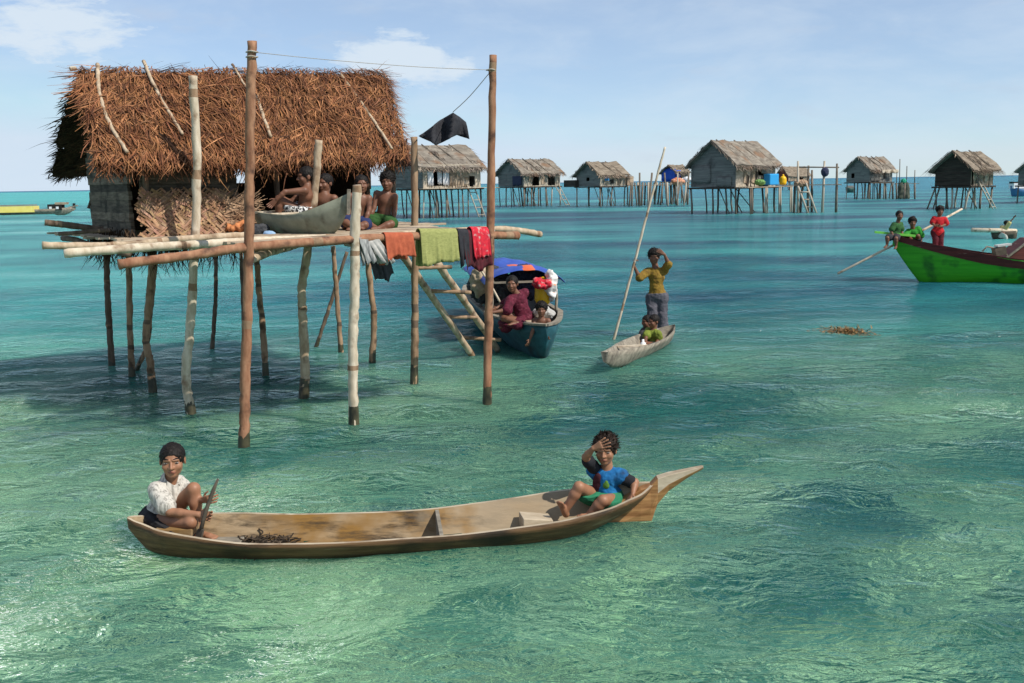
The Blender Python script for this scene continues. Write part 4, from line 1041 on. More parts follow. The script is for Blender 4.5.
    for i in range(nst):
        back = random.random() < .3; e = random.random()
        s = random.uniform(-roofov, Lh+roofov*.8); q = random.uniform(0, 1)
        if e < .35: q = random.uniform(.93, 1.0)
        elif e < .5: s = random.choice((-roofov, Lh+roofov*.8))
        elif e < .6: q = random.uniform(-.02, .05)
        dn = (rp(0, 1, back)-rp(0, .8, back)).normalized(); nn_ = (a.cross(dn)).normalized(); nn_ = nn_ if nn_.z > 0 else -nn_
        k = random.choice((.35, .6, .9, 1.1, 1.5))*random.uniform(.85, 1.15); mb.ct = (k, k*random.uniform(.9, 1), k*random.uniform(.85, 1))
        mb.strand(rp(s, q, back)+nn_*random.uniform(-.02, .09), dn+a*random.gauss(0, .4), nn_, random.uniform(.3, .9), random.uniform(.04, .12), .06, random.uniform(-.4, .4), 2)
    mb.build('thatch', roof_mat, rf)
    for i in range(batt):
        s = Lh*(i+.35)/batt+random.uniform(-.2, .2); mb = MB(); mb.tube([rp(s-.25, -.02, False)+Vector((0, 0, .1)), rp(s+.1, .5, False)+Vector((0, 0, .12)), rp(s+.35, .97, False)+Vector((0, 0, .1))], .05, 5)
        mb.build('roof_stick', m_stilt, rf)
    # stilts: each its own, crooked
    for i in range(stn[0]):
        for j in range(stn[1]):
            s = Lh*i/(stn[0]-1); t = Wh*j/(stn[1]-1); b0_ = hp(s+random.gauss(0, .16), t+random.gauss(0, .16), -.6); t0 = hp(s+random.gauss(0, .05), t, zf-.05)
            md_ = (b0_+t0)/2+Vector((random.gauss(0, .04), random.gauss(0, .04), 0)); r_ = random.uniform(.055, .085)
            mb = MB(); mb.tube([b0_, md_, t0], [r_*1.1, r_, r_*.9], 6); mb.build('stilt', m_stiltp if random.random() < .25 else m_stilt, root, True)
    for k in range(4):
        s = random.uniform(0, Lh*.8); mb = MB(); mb.tube([hp(s+random.uniform(-.8, .8), random.uniform(-.1, .8), -.5), hp(s, random.uniform(0, Wh*.6), zf-.1)], .04, 5); mb.build('brace', m_stilt, root, True)
    for k in range(5):      # patched matting, poles and odd boards
        pm = random.choice((m_wallpale, m_wallbrown, m_wallsh, m_plank, m_walldark)); s0 = random.uniform(.05, .75)*Lh; wd_ = random.uniform(.25, .7); z0 = zf+random.uniform(.05, .5); tl = random.uniform(-.08, .08)
        if any(o_[0]*Lh < s0+wd_/2 < o_[1]*Lh for o_ in openings): continue
        mb = MB(); mb.obox(hp(s0+wd_/2, -.06-.012*k, z0+.35), a*wd_/2+Vector((0, 0, tl)), b*.012, Vector((0, 0, random.uniform(.2, .42)))-a*tl); mb.build('patch', pm, w1)
    for k in range(2):
        s0 = random.uniform(0, Lh); mb = MB(); mb.tube([hp(s0, -.35, zf-.2), hp(s0+random.uniform(-.1, .1), -.4, zf+random.uniform(.7, 1.6))], .035, 5); mb.build('pole', m_stilt, root, True)
    if ladder:
        s0, ds, z1 = ladder
        for e in (0, .55):
            mb = MB(); mb.tube([hp(s0+e, -.15, z1), hp(s0+e+ds, -1.1, -.4)], .05, 5); mb.build('ladder_rail', m_stiltp, root, True)
        for k in range(4):
            f_ = .2+.2*k; p = hp(s0, -.15, z1).lerp(hp(s0+ds, -1.1, -.4), f_); mb = MB(); mb.tube([p-a*.05, p+a*.6], .03, 5); mb.build('ladder_rung', m_stiltp, root, True)
    return root, hp, Lh, Wh, zf, ze
def boxpart(root, name, c, hx, hy, hz, mat, a, b):
    mb = MB(); mb.obox(c, a*hx, b*hy, (0, 0, hz)); return mb.build(name, mat, root)
def sheet(root, name, p, q, z0, z1, mat, wave=.06, label=None, cat=None):
    mb = MB(); n = 10; rows = []
    for j in range(5):
        rows.append([mb.addv(p.lerp(q, i/n)+Vector((0, 0, z0+(z1-z0)*j/4+(.05*math.sin(i*1.3) if j == 0 else 0)))+Vector((.4, -.9, 0))*wave*math.sin(i*1.9+j*.5)*(1-j/5)) for i in range(n+1)])
    for j in range(4):
        for i in range(n): mb.face(rows[j][i], rows[j][i+1], rows[j+1][i+1], rows[j+1][i])
    o = mb.build(name, mat, root, True); md = o.modifiers.new('t', 'SOLIDIFY'); md.thickness = .02
    if label: tag(o, label, cat)
    return o
def AB(th): return Vector((math.cos(th), math.sin(th), 0)), Vector((-math.sin(th), math.cos(th), 0))

# the nearest one, behind the porch posts
th = R(30); a, b = AB(th)
hA, hp, Lh, Wh, zf, ze = house('pale matting stilt house with laundry in its openings, just right of the thatched hut', 424, 392, 481, 188.5, 166, 147, 218.5, th, m_wallsh, m_wallpale, m_roofg, [(.16, .42, .1, .85), (.80, .90, .05, .5)], stn=(6, 3), nst=1100, ladder=(3.6, .6, 2.4), batt=4)
for k, (s0, s1, mt) in enumerate(((.35, .8, m_white), (1.15, 1.5, m_white), (1.6, 2.1, m_white))):
    sheet(None, 'laundry', hp(s0, -.12, 0), hp(s1, -.12, 0), zf+.2+.1*(k % 2), ze-.15-.1*k, mt, .05, ['white laundry sheet nearest the left corner of the pale matting house', 'white laundry piece in the doorway of the pale matting house', 'white laundry piece at the right of the doorway of the pale matting house'][k], 'laundry')['group'] = 'laundry at the pale matting house'
sheet(hA, 'cloth_patch', hp(Lh*.45, -.06, 0), hp(Lh*.58, -.06, 0), zf+.15, ze-.05, m_wallbrown, .02)
sheet(hA, 'mat_patch', hp(Lh*.68, -.06, 0), hp(Lh*.78, -.06, 0), zf+.1, ze-.05, m_plank, .02)
mb = MB()
for k in range(6): mb.bar(hp(-.4, -.15-.13*k, zf-.02), hp(Lh+1.2, -.15-.13*k, zf-.01), .1, .03)
mb.build('porch_deck', m_polepale, hA)
# second
th = R(38); a, b = AB(th)
hB, hp, Lh, Wh, zf, ze = house('stilt house with two dark doorways, right of the tall end pole', 524, 499, 560, 186.5, 172.5, 160.3, 206.8, th, m_wallsh, m_wallpale, m_roofg, [(.22, .42, .05, .8), (.66, .86, .05, .75)], stn=(6, 3), ladder=(4.2, 1.0, 2.2), batt=4)
sheet(hB, 'blue_sheet', hp(-.12, Wh*.05, 0), hp(-.12, Wh*.4, 0), zf+.1, zf+1.1, MATS['navy_cloth'], .03)
# third
th = R(42); a, b = AB(th)
hC, hp, Lh, Wh, zf, ze = house('stilt house with small blue window shutters, left of the long bamboo pole', 600, 577, 625, 186.2, 174, 163.3, 206.7, th, m_wallsh, m_wallpale, m_roofb, [(.62, .72, .55, .85)], [(.42, .56, .4, .68)], stn=(3, 3), batt=3)
boxpart(hC, 'shutter', hp(Lh*.26, -.08, zf+.85), .38, .03, .3, m_cyan, a, b)
boxpart(hC, 'lean_to', hp(-.3, Wh+.5, zf+.3), .3, .8, .35, m_walldark, a, b)
boxpart(hC, 'side_shelter', hp(Lh+.6, .6, zf+.5), .5, .8, .45, m_wallbrown, a, b)
# the biggest of the far ones
th = R(44); a, b = AB(th); thE = th
hE, hpE, LhE, WhE, zfE, zeE = house('tall weathered stilt house with a bright blue tub on its porch', 735, 691, 774, 187, 163.5, 142.3, 214, th, m_wallsh, m_wallpale, m_roofg, [(.55, .70, .45, .95)], [(.12, .3, .38, .6)], stn=(4, 3), nst=1100, batt=4, roofov=.5)
sheet(hE, 'panel', hpE(-.1, WhE*.95, 0), hpE(-.1, WhE*.55, 0), zfE+.3, zeE-.1, m_wallsh, .05); sheet(hE, 'mat_patch', hpE(-.12, WhE*.4, 0), hpE(-.12, WhE*.08, 0), zfE+.05, zfE+.75, m_wallsh, .03)
mb = MB()
for k in range(5): mb.bar(hpE(-.3, -.2-.24*k, zfE-.05), hpE(LhE*1.12, -.2-.24*k, zfE-.03), .2, .05)
mb.build('porch_deck', m_wallbrown, hE)
for s in (.1, LhE*.4, LhE*.75, LhE*1.05):
    for e in (0, .25):
        mb = MB(); mb.tube([hpE(s+e, -1.25, -.5), hpE(s+e*.8, -1.2, zfE-.05)], .06, 5); mb.build('stilt', m_stiltp if s > 1 else m_stilt, hE, True)
boxpart(hE, 'sack_panel', hpE(LhE*.78, -.1, zfE+1.35), LhE*.16, .04, .38, m_wallpale, a, b)
mb = MB(); c = hpE(LhE*.72, -.6, zfE); mb.obox(c+Vector((0, 0, .5)), a*.62, b*.3, (0, 0, .42)); o = mb.build('tub', m_cyan); md = o.modifiers.new('b', 'BEVEL'); md.width = .08; md.segments = 2; tag(o, 'large bright blue tub on the tall house porch', 'tub')
jug(hpE(LhE*.97, -.8, zfE), .8, .27, m_yel, 'yellow jug beside the blue tub on the tall house porch')
lump('bundle', 'green bundle left of the blue tub on the tall house porch', 'bundle', hpE(LhE*.4, -.7, zfE+.3), (.4, .3, .22), M('green_cloth', (.16, .30, .09), None, (3, 3, 3), .8, 0), .06)
# hut with the blue sheet on the pier behind
th = R(35); a, b = AB(th)
hD, hp, Lh, Wh, zf, ze = house('small hut under a blue sheet on the pier, just left of the tall weathered house', 676, 662, 687, 181.5, 172, 166.5, 203, th, m_blue, m_wallbrown, m_roofb, [(.3, .5, .1, .6)], stn=(3, 2), nst=150, batt=1, roofov=.35)
sheet(hD, 'blue_sheet', hp(-.15, Wh, 0), hp(-.15, 0, 0), zf+.1, ze+.35, m_blue, .08); sheet(hD, 'blue_sheet', hp(-.1, -.15, 0), hp(Lh*.3, -.15, 0), zf+.4, ze+.2, m_blue, .05)
lump('bundle', 'orange bundle on the pier by the blue sheeted hut', 'bundle', PY(678, 181.5, 105), (.7, .5, .38), M('orange_sack', (.62, .2, .09), (.5, .3, .2), (2, 2, 2), .8, 0), .1, ws=3)
lump('bundle', 'white bundle on the pier by the blue sheeted hut', 'bundle', PY(687, 180, 106), (.6, .5, .3), m_white, .1, ws=3)
# small far hut with a red gable
th = R(38); a, b = AB(th)
hF, hp, Lh, Wh, zf, ze = house('far little house with a dark red gable, right of the tall weathered house', 788, 776, 809, 181, 175.5, 167, 190.3, th, m_wallred, m_wallbrown, m_roofb, [(.5, .7, 0, .8)], stn=(4, 3), nst=200, batt=1)
# grey house with the awning
th = R(40); a, b = AB(th)
hG, hp, Lh, Wh, zf, ze = house('grey boarded stilt house with a pale awning and net frames at its right', 869, 846, 891, 182, 169, 157.8, 199.3, th, m_wallsh, m_wallsh, m_roofg, [(.1, .3, .1, .6)], [(.2, .34, .3, .65)], stn=(4, 3), nst=700, batt=4)
sheet(hG, 'awning', hp(Lh*.35, -.5, 0), hp(Lh*.95, -.9, 0), ze-.5, ze-.1, m_wallpale, .1); sheet(hG, 'sheet_panel', hp(.1, -.12, 0), hp(Lh*.42, -.12, 0), zf+.05, ze-.55, m_wallsh, .03)
yG = hG.location.y
mb = MB()
for k in range(5): mb.bar(PY(868, 183, yG+k*.3), PY(919, 183.5, yG+k*.3), .25, .06)
mb.build('porch_deck', m_stilt, hG)
for u in (870, 880, 886, 893, 897, 904, 915):
    mb = MB(); bb = PZ(u, 199, 0); mb.tube([bb+Vector((0, 0, -.4)), PY(u+random.uniform(-1, 1), 183, bb.y)], .1, 6); mb.build('stilt', m_stilt, hG, True)
for u, v in ((900, 159), (907, 166), (915, 170), (897, 172)):
    mb = MB(); mb.tube([PY(u-.5, 184, yG), PY(u, v, yG)], .05, 5); mb.build('mast', m_stilt, hG, True)
for i, u in enumerate((901, 906.5)):
    mb = MB(); c = PY(u, 200, yG-.3); mb.tube([PY(u, v, yG-.3)+Vector((random.uniform(-.05, .05), 0, 0)) for v in np.linspace(200, 182.5, 8)], [.3, .36, .33, .35, .32, .34, .3, .22], 10, wob=.15)
    tag(mb.build('net_bundle', M('old_net%d' % i, (.05, .06, .045), (.10, .11, .08), (4, 4, 2), .95, .4), None), ['dark hanging net roll at the left below the awning house deck', 'dark hanging net roll at the right below the awning house deck'][i], 'net', 'net rolls hanging from the awning house deck')
lump('bundle', 'green bundle on the deck of the awning house', 'bundle', PY(903.5, 181.3, yG), (.3, .3, .3), M('teal_cloth', (.03, .35, .2), None, (3, 3, 3), .8, 0), .05)
# dark house
th = R(42); a, b = AB(th)
hH, hp, Lh, Wh, zf, ze = house('dark brown stilt house on long slanting stilts with a pale front panel', 969, 934, 991, 186, 168.5, 152.6, 209.3, th, m_walldark, m_wallbrown, m_roofb, [(0.02, .12, .05, .9)], stn=(3, 3), nst=1000, ladder=(.7, 1.4, 2.3), batt=2, roofov=.6)
for u0, u1 in ((932, 927), (936, 933), (942, 948)):
    mb = MB(); mb.tube([PY(u1, 209.5, hH.location.y+1.5), PY(u0+4, 186, hH.location.y+2)], .06, 5); mb.build('stilt', m_stilt, hH, True)
# house cut by the frame
th = R(40); a, b = AB(th)
house('grey stilt house cut off by the right edge of the view', 1046, 1017, 1085, 185, 170, 158, 203.5, th, m_wallsh, m_wallbrown, m_roofg, stn=(4, 3), nst=500, batt=2)

# pier, frame deck
pier = thing('pier', 'rickety far pier on many thin posts beneath the blue sheeted hut', 'pier', tuple(PZ(660, 203, 0)))
mb = MB()
for k in range(6): mb.bar(PY(627, 185.5, 103+k*.5), PY(693, 184.5, 106+k*.5), .4, .08)
mb.build('deck', m_stilt, pier)
for i in range(26):
    u = 628+2.45*i+random.uniform(-1, 1); y = random.choice((101, 103, 106)); mb = MB(); top = PY(u, 184.8, y); bt_ = Vector((top.x+random.gauss(0, .25), y, -.5)); mb.tube([bt_, (bt_+top)/2, top+Vector((0, 0, .25 if i % 5 else 1.2))], random.uniform(.07, .11), 5); mb.build('post', m_stilt if i % 4 else m_stiltp, pier, True)
yE = hE.location.y
fd = thing('drying_deck', 'open pole deck with tall posts and a white ladder, right of the tall weathered house', 'deck', tuple(PZ(810, 213, 0)))
mb = MB()
for k in range(4): mb.bar(PY(776, 185.2, yE+k*.35), PY(841, 184.6, yE+k*.35), .25, .06)
mb.build('deck', m_stilt, fd)
for u0, u1, v0, v1, y in ((798, 798, 214, 161, yE), (808, 808.5, 212, 165.5, yE+.4), (822, 824.5, 213.5, 161, yE), (836, 837, 213, 163.5, yE), (794, 795, 214, 184, yE+.6), (812, 812, 209, 170, yE+1.4), (800, 803, 207, 183, yE+1.2)):
    mb = MB(); bb = PY(u0, v0, y); bb.z = -.5; mb.tube([bb, PY((u0+u1)/2+random.uniform(-.4, .4), (v0+v1)/2, y), PY(u1, v1, y)], [.1, .09, .07], 6); mb.build('post', m_stilt if u0 % 3 else m_stiltp, fd, True)
mb = MB(); mb.tube([PY(797, 167, yE), PY(839, 167.3, yE)], .055, 5); mb.build('rail', m_stilt, fd, True)
for (u0, v0, u1, v1) in ((798, 186, 808.5, 215), (806, 183, 817, 215)):
    mb = MB(); mb.tube([PY(u0, v0, yE-.2), PY(u1, v1, yE-.6)], .075, 6); mb.build('ladder_rail', m_stiltp, fd, True)
for v in (192, 199.5, 207): mb = MB(); mb.tube([PY(798+(v-186)*.36, v, yE-.35), PY(806+(v-183)*.34, v, yE-.35)], .05, 5); mb.build('ladder_rung', m_stiltp, fd, True)
lump('float', 'dark blue net float hung on the tall deck posts', 'float', PY(825, 172, yE-.2), (.28, .25, .35), MATS['navy_cloth'], .03)
lump('bundle', 'brown bundle lying on the open pole deck', 'bundle', PY(801, 183.4, yE+.2), (.5, .4, .24), M('tan_cloth', (.4, .27, .18), (.3, .2, .13), (3, 3, 3), .9, 0), .08)

# ------------------------------------------------------------------ distant boats
def farboat(name, label, uL, uR, vw, h, mat, matin, bow=.5, wm=.8, parts=True, depth=None, kz=-.3):
    A_, B_ = PZ(uL, vw, 0), PZ(uR, vw, 0); B_ = Vector((B_.x, A_.y+(B_.x-A_.x)*.12, 0)); root = thing(name, label, 'boat', tuple((A_+B_)/2))
    d = B_-A_; l = d.length; d.normalize(); ST = []
    for k in range(15):
        t = k/14; w = wm*min(1, t/.25+.15)*(1-max(0, (t-.6)/.4)**2)+.03; g = h*(1+bow*max(0, (t-.55)/.45)**2+.1*(1-t)); k_ = kz+(h*.9-kz)*max(0, (t-.82)/.18)**1.6
        c = A_+d*l*t; ST.append((c.x, c.y, d.x, d.y, w, g, g, k_))
    hull('hull', root, [mat, matin, m_greyw], ST, 8, .06, p=1.7, floor=.15)
    return root, A_, d, l
m_yelp = M('yellow_paint', (.74, .60, .13), (.80, .67, .20), (2, 2, 2), .5, .1); m_bluep = M('navy_paint', (.03, .10, .22), (.05, .15, .3), (2, 2, 2), .5, .1)
yb_, A_, d, l = farboat('wooden_boat', 'low yellow boat with dark bow at the left edge', -22, 50, 215.3, .50, m_greyw, m_darkw, .45, .8)
pn = Vector((d.y, -d.x, 0))
for nm, s, hl, hz, z, mt in (('side_panel', .345, 2.55, .32, .56, m_yelp), ('engine_cover', .80, .72, .30, .72, m_nearblack), ('cargo_box', .86, .55, .12, 1.1, m_wallbrown), ('rear_cover', .35, 2.4, .05, .98, m_wallsh)):
    mb = MB(); mb.obox(A_+d*l*s+Vector((0, 0, z)), d*hl, pn*(.86 if nm == 'side_panel' else .55), (0, 0, hz)); mb.build(nm, mt, yb_)
for s in (.76, .83): mb = MB(); mb.obox(A_+d*l*s+pn*.6+Vector((0, 0, .65)), d*.13, pn*.03, (0, 0, .13)); mb.build('white_can', m_white, yb_)
mb = MB(); mb.obox(A_+d*l*.985+Vector((0, 0, .95)), d*.12, pn*.1, (0, 0, .14)); mb.build('bow_post', m_nearblack, yb_)
mb = MB(); e0 = A_+d*l*.93; mb.bar(e0+Vector((0, 0, .66)), e0+d*.9+Vector((0, 0, .84)), .3, .12); mb.build('bow_board', m_greyw, yb_)
bb_, A_, d, l = farboat('wooden_boat', 'blue and white boat moored beyond the dark stilt house', 1030, 996, 196.3, .85, m_bluep, m_white, .5, .9)
pn = Vector((d.y, -d.x, 0)); mb = MB(); mb.obox(A_+d*l*.45+Vector((0, 0, 1.25)), d*1.3, pn*.5, (0, 0, .3)); mb.build('cabin', m_white, bb_); mb = MB(); mb.obox(A_+d*l*.62+Vector((0, 0, 1.62)), d*.9, pn*.4, (0, 0, .1)); mb.build('cabin_roof', m_nearblack, bb_)
gg_, A_, d, l = farboat('wooden_boat', 'small dark green boat beneath the left end of the awning house', 854, 840, 192.5, .75, M('bottle_green', (.02, .06, .05), (.04, .09, .08), (2, 2, 2), .6, .1), m_darkw, .3, .6)
mb = MB(); mb.obox(A_+d*l*.5+Vector((0, 0, .95)), d*.5, Vector((d.y, -d.x, 0))*.3, (0, 0, .2)); mb.build('thwart', m_wallsh, gg_)
dk_, A_, d, l = farboat('dugout_canoe', 'thin dark dugout behind the green boat with a bending figure', 1016, 985, 238.5, .30, m_darkw, m_darkw, .35, .3, kz=-.12)
mb = MB(); yk = A_.y; mb.tube([PY(972, 230, yk-.4), PY(1000, 230.5, yk-.3), PY(1016, 231, yk-.2)], .085, 8); mb.build('outrigger_float', m_polepale, dk_, True)
# ------------------------------------------------------------------ people
def skin(name, c1, c2): return M(name, c1, c2, (9, 9, 9), .5, .08, spec=.35)
m_skin = skin('brown_skin', (.25, .115, .062), (.31, .15, .085)); m_skin2 = skin('dark_skin', (.14, .06, .034), (.19, .085, .05)); m_skin3 = skin('tan_skin', (.30, .15, .085), (.37, .19, .11))
m_hair = M('black_hair', (.005, .004, .0035), (.014, .010, .008), (60, 60, 20), .6, .6, spec=.2)
m_hairb = M('brown_hair', (.010, .006, .004), (.03, .017, .011), (60, 60, 20), .6, .6, spec=.2)
m_eyew = M('eye_white', (.2, .18, .16), None, (5, 5, 5), .3, 0); m_iris = M('eye_dark', (.01, .007, .005), None, (5, 5, 5), .2, 0)
m_lip = M('lip_skin', (.22, .075, .055), (.26, .09, .065), (20, 20, 20), .5, 0); m_lipd = M('lip_skin_dark', (.10, .035, .025), None, (20, 20, 20), .5, 0)
V3 = Vector
def hand(s, w, d, side, L, curl, thumb=1, spread=.12, near=True):
    """palm and five fingers from wrist w along d; side = direction across the knuckles towards the thumb"""
    w, d = V3(w), V3(d).normalized(); side = (V3(side)-d*V3(side).dot(d)).normalized(); nrm = d.cross(side)*thumb   # fingers bend towards nrm
    pl = L*.46; r = L*.046
    for q in (-.62, -.2, .2, .6): s.cap(w+side*q*L*.08, w+d*pl+side*q*L*.24, r*1.6, r*1.35, k=.008)
    for q, ln in ((.66, .42), (.22, .48), (-.22, .44), (-.64, .35)):
        p = w+d*pl+side*q*L*.25; a = curl; dd = d
        for f_ in (.45, .32, .23):
            dd = (d*math.cos(a)+nrm*math.sin(a)+side*q*(spread if curl > .12 else .32)).normalized(); p2 = p+dd*ln*L*f_; s.cap(p, p2, r, r*.86, k=.003); p = p2; a += curl*.9
    p = w+d*pl*.3+side*L*.12; dd = (side*.75+d*.6+nrm*.25).normalized(); p2 = p+dd*L*.2; s.cap(p, p2, r*1.25, r*1.05, k=.006)
    dd = (d*.8+side*.3+nrm*(.3+curl*.4)).normalized(); s.cap(p2, p2+dd*L*.17, r*1.05, r*.85, k=.003)
def person(label, head, look, hh, nb, pel, right, armR, armL, legR, legL, sk=m_skin, hair=m_hair, hairstyle='short', tuft=0, sw=None, hw=None, garments=(), vox=.008, hup=(0, 0, 1), fat=1.0, group=None, hands=(None, None), lipm=None, eyeopen=1.0, sides=None):
    head, nb, pel = V3(head), V3(nb), V3(pel); right = V3(right); right.z = 0; right.normalize(); k = hh/.205*fat
    sw = sw or hh*.60; hw = hw or hh*.36
    hu = V3(hup).normalized(); hf = V3(look); hf = (hf-hu*hf.dot(hu)).normalized(); hr = hf.cross(hu)
    spine = (nb-pel).normalized(); tr = (right-spine*right.dot(spine)).normalized(); tf = spine.cross(tr)  # forward of the chest
    if tf.dot(V3((right.y*-1, right.x, 0))) < 0: tf = -tf
    sR, sL = nb-spine*.035*k+tr*sw*.85, nb-spine*.035*k-tr*sw*.85
    hR, hL = pel+tr*hw, pel-tr*hw
    if sides: sR, sL = [V3(a) if a is not None else b for a, b in zip(sides, (sR, sL))]
    RB = np.array([hr, hf, hu]).T
    H = lambda x, y, z: head+hr*x*hh+hf*y*hh+hu*z*hh
    def torso(s, inf=0, low=True):
        tl = (nb-pel).length
        s.cap(sR.lerp(nb, .1)-spine*.01, sL.lerp(nb, .1)-spine*.01, .040*k+inf, k=.03*k)
        s.ell(pel+spine*tl*.70, (sw*.72+inf, .076*k+inf, tl*.30+inf), np.array([tr, tf, spine]).T, k=.03*k)
        s.ell(pel+spine*tl*.36+tf*.006, (sw*.62+inf, .07*k+inf, tl*.30+inf), np.array([tr, tf, spine]).T, k=.03*k)
        if low:
            s.ell(pel+spine*.03*k, (hw*1.0+.045*k+inf, .082*k+inf, .085*k+inf), np.array([tr, tf, spine]).T, k=.03*k)
    def arm(s, sh, A, inf=0, f=1.0, lower=True):
        e, w = V3(A[0]), V3(A[1])
        if f < 1 or not lower: s.cap(sh, sh.lerp(e, min(f, 1)), .040*k+inf, (.034*k if f < 1 else .03*k)+inf*1.5, k=.018*k)
        else:
            s.cap(sh, e, .038*k+inf, .027*k+inf, k=.02*k); s.cap(e, e.lerp(w, .35), .027*k+inf, .027*k+inf, k=.012*k); s.cap(e.lerp(w, .35), w, .027*k+inf, .019*k+inf, k=.012*k)
    def leg(s, hp_, G, inf=0, f=1.0, shin=True):
        kn, an = V3(G[0]), V3(G[1])
        s.cap(hp_, hp_.lerp(kn, f), .062*k+inf, (.062+(.042-.062)*f)*k+inf*1.2, k=.022*k)
        if f >= 1 and shin:
            s.cap(kn, kn.lerp(an, .3), .040*k+inf, .041*k+inf, k=.014*k); s.cap(kn.lerp(an, .3), an, .041*k+inf, .025*k+inf, k=.014*k)
    b = SDF(vox, .02*k)
    torso(b)
    b.cap(nb-spine*.02*k, H(0, -.1, -.30), .046*k, .042*k, k=.02*k)
    # head
    b.ell(H(0, -.05, .12), (.355*hh, .43*hh, .385*hh), RB, k=.02*k)
    b.ell(H(0, .09, -.13), (.295*hh, .30*hh, .36*hh), RB, k=.05*hh)
    b.ell(H(0, .24, -.39), (.12*hh, .10*hh, .09*hh), RB, k=.06*hh)
    for q in (-1, 1):
        b.ell(H(q*.17, .27, -.12), (.12*hh, .09*hh, .11*hh), RB, k=.06*hh); b.cap(H(q*.06, .385, .10), H(q*.21, .33, .09), .035*hh, .03*hh, k=.04*hh)
        b.ell(H(q*.355, -.04, -.02), (.035*hh, .09*hh, .13*hh), RB, k=.02*hh); b.cap(H(q*.055, .40, -.135), H(q*.05, .38, -.13), .045*hh, k=.02*hh)
        b.cutell(H(q*.155, .42, .01), (.075*hh, .075*hh, .05*hh), RB, k=.01)
    b.cap(H(0, .375, .04), H(0, .46, -.13), .035*hh, .05*hh, k=.025*hh)
    b.ell(H(0, .345, -.255), (.11*hh, .07*hh, .055*hh), RB, k=.03*hh)
    arm(b, sR, armR); arm(b, sL, armL)
    for A, hd, tsign in ((armR, hands[0], 1), (armL, hands[1], -1)):
        e, w = V3(A[0]), V3(A[1]); d = V3(A[2])-w if len(A) > 2 else w-e
        Lh = hh*.70
        sd = hd[0] if hd else (0, 0, 1); cu = hd[1] if hd else .35
        hand(b, w, d, sd, Lh, cu, (hd[2] if hd and len(hd) > 2 else tsign))
    for hp_, G in ((hR, legR), (hL, legL)):
        if G is None: continue
        leg(b, hp_, G); an, to = V3(G[1]), V3(G[2]); dr = (to-an); fl = dr.length; fd = dr.normalized(); up = V3((0, 0, 1)); fs = fd.cross(up)
        if fs.length < .1: fs = right.copy()
        fs.normalize(); heel = an-fd*.02*k-up*.012*k
        b.cap(heel, heel, .027*k, k=.012*k); b.cap(an-up*.008*k, an.lerp(to, .62), .026*k, .022*k, k=.012*k)
        for q in (-.9, -.4, .1, .55, 1.0):   # toes
            b.cap(an.lerp(to, .55)+fs*q*.017*k, to+fs*q*.024*k-fd*abs(q)*.01*k, .013*k, .0085*k, k=.006)
    body = b.build('person', sk, None); tag(body, label, 'person', group)
    # hair
    s = SDF(min(vox, .007), .012)
    s.ell(H(0, -.07, .135), (.38*hh, .455*hh, .41*hh), RB)
    if hairstyle == 'mop': s.ell(H(0, -.06, .2), (.42*hh, .46*hh, .42*hh), RB); s.ell(H(0, .2, .33), (.3*hh, .2*hh, .14*hh), RB)
    if hairstyle == 'long':
        s.cap(H(0, -.36, .1), H(0, -.42, -.45), .2*hh, .15*hh)
    s.cutell(H(0, .52, -.14), (.35*hh, .42*hh, (.42 if hairstyle != 'mop' else .34)*hh), RB)
    s.cutell(H(0, .24, -.42), (.5*hh, .46*hh, .46*hh), RB)
    if hairstyle != 'long': s.plane(H(0, 0, -.2), -hu*1.0+hf*.25)
    ho = s.build('hair', hair, body, .012*hh/.2 if tuft else .005, 55)
    if tuft:
        mb = MB()
        for i in range(tuft):
            th = random.uniform(0, 6.28); ph = random.uniform(-.15, 1.5); dv = hr*math.cos(th)*math.cos(ph)+hf*math.sin(th)*math.cos(ph)+hu*math.sin(ph)
            if dv.dot(hf) > .55 and dv.dot(hu) < .5: continue
            p = H(0, -.07, .14)+hr*dv.dot(hr)*.385*hh+hf*dv.dot(hf)*.455*hh+hu*dv.dot(hu)*.41*hh
            mb.strand(p, dv+hf*.5*random.random()+V3([random.gauss(0, .4) for _ in range(3)]), dv, hh*random.uniform(.08, .19), hh*random.uniform(.025, .045), .01, random.uniform(-.5, .5))
        mb.build('hair_tuft', hair, ho)
    if vox <= .0065:
        for q in (-1, 1):
            e = SDF(.003, .002); e.ell(H(q*.155, .335, .01), (.07*hh, .045*hh, .038*hh*eyeopen), RB); eo = e.build('eye', m_eyew, body)
            e = SDF(.003, .002); e.ell(H(q*.155, .36, .008), (.034*hh, .026*hh, .036*hh*eyeopen), RB); e.build('iris', m_iris, eo)
            e = SDF(.003, .002); e.cap(H(q*.07, .392, .125), H(q*.16, .375, .155), .018*hh, .018*hh); e.cap(H(q*.16, .375, .155), H(q*.25, .31, .125), .018*hh, .012*hh); e.build('eyebrow', m_hair, body)
        e = SDF(.003, .004); e.cap(H(-.1, .36, -.262), H(0, .402, -.245), .018*hh, .024*hh); e.cap(H(.1, .36, -.262), H(0, .402, -.245), .018*hh, .024*hh); e.cap(H(-.07, .375, -.285), H(.07, .375, -.285), .026*hh, .026*hh); e.build('lips', lipm or m_lip, body)
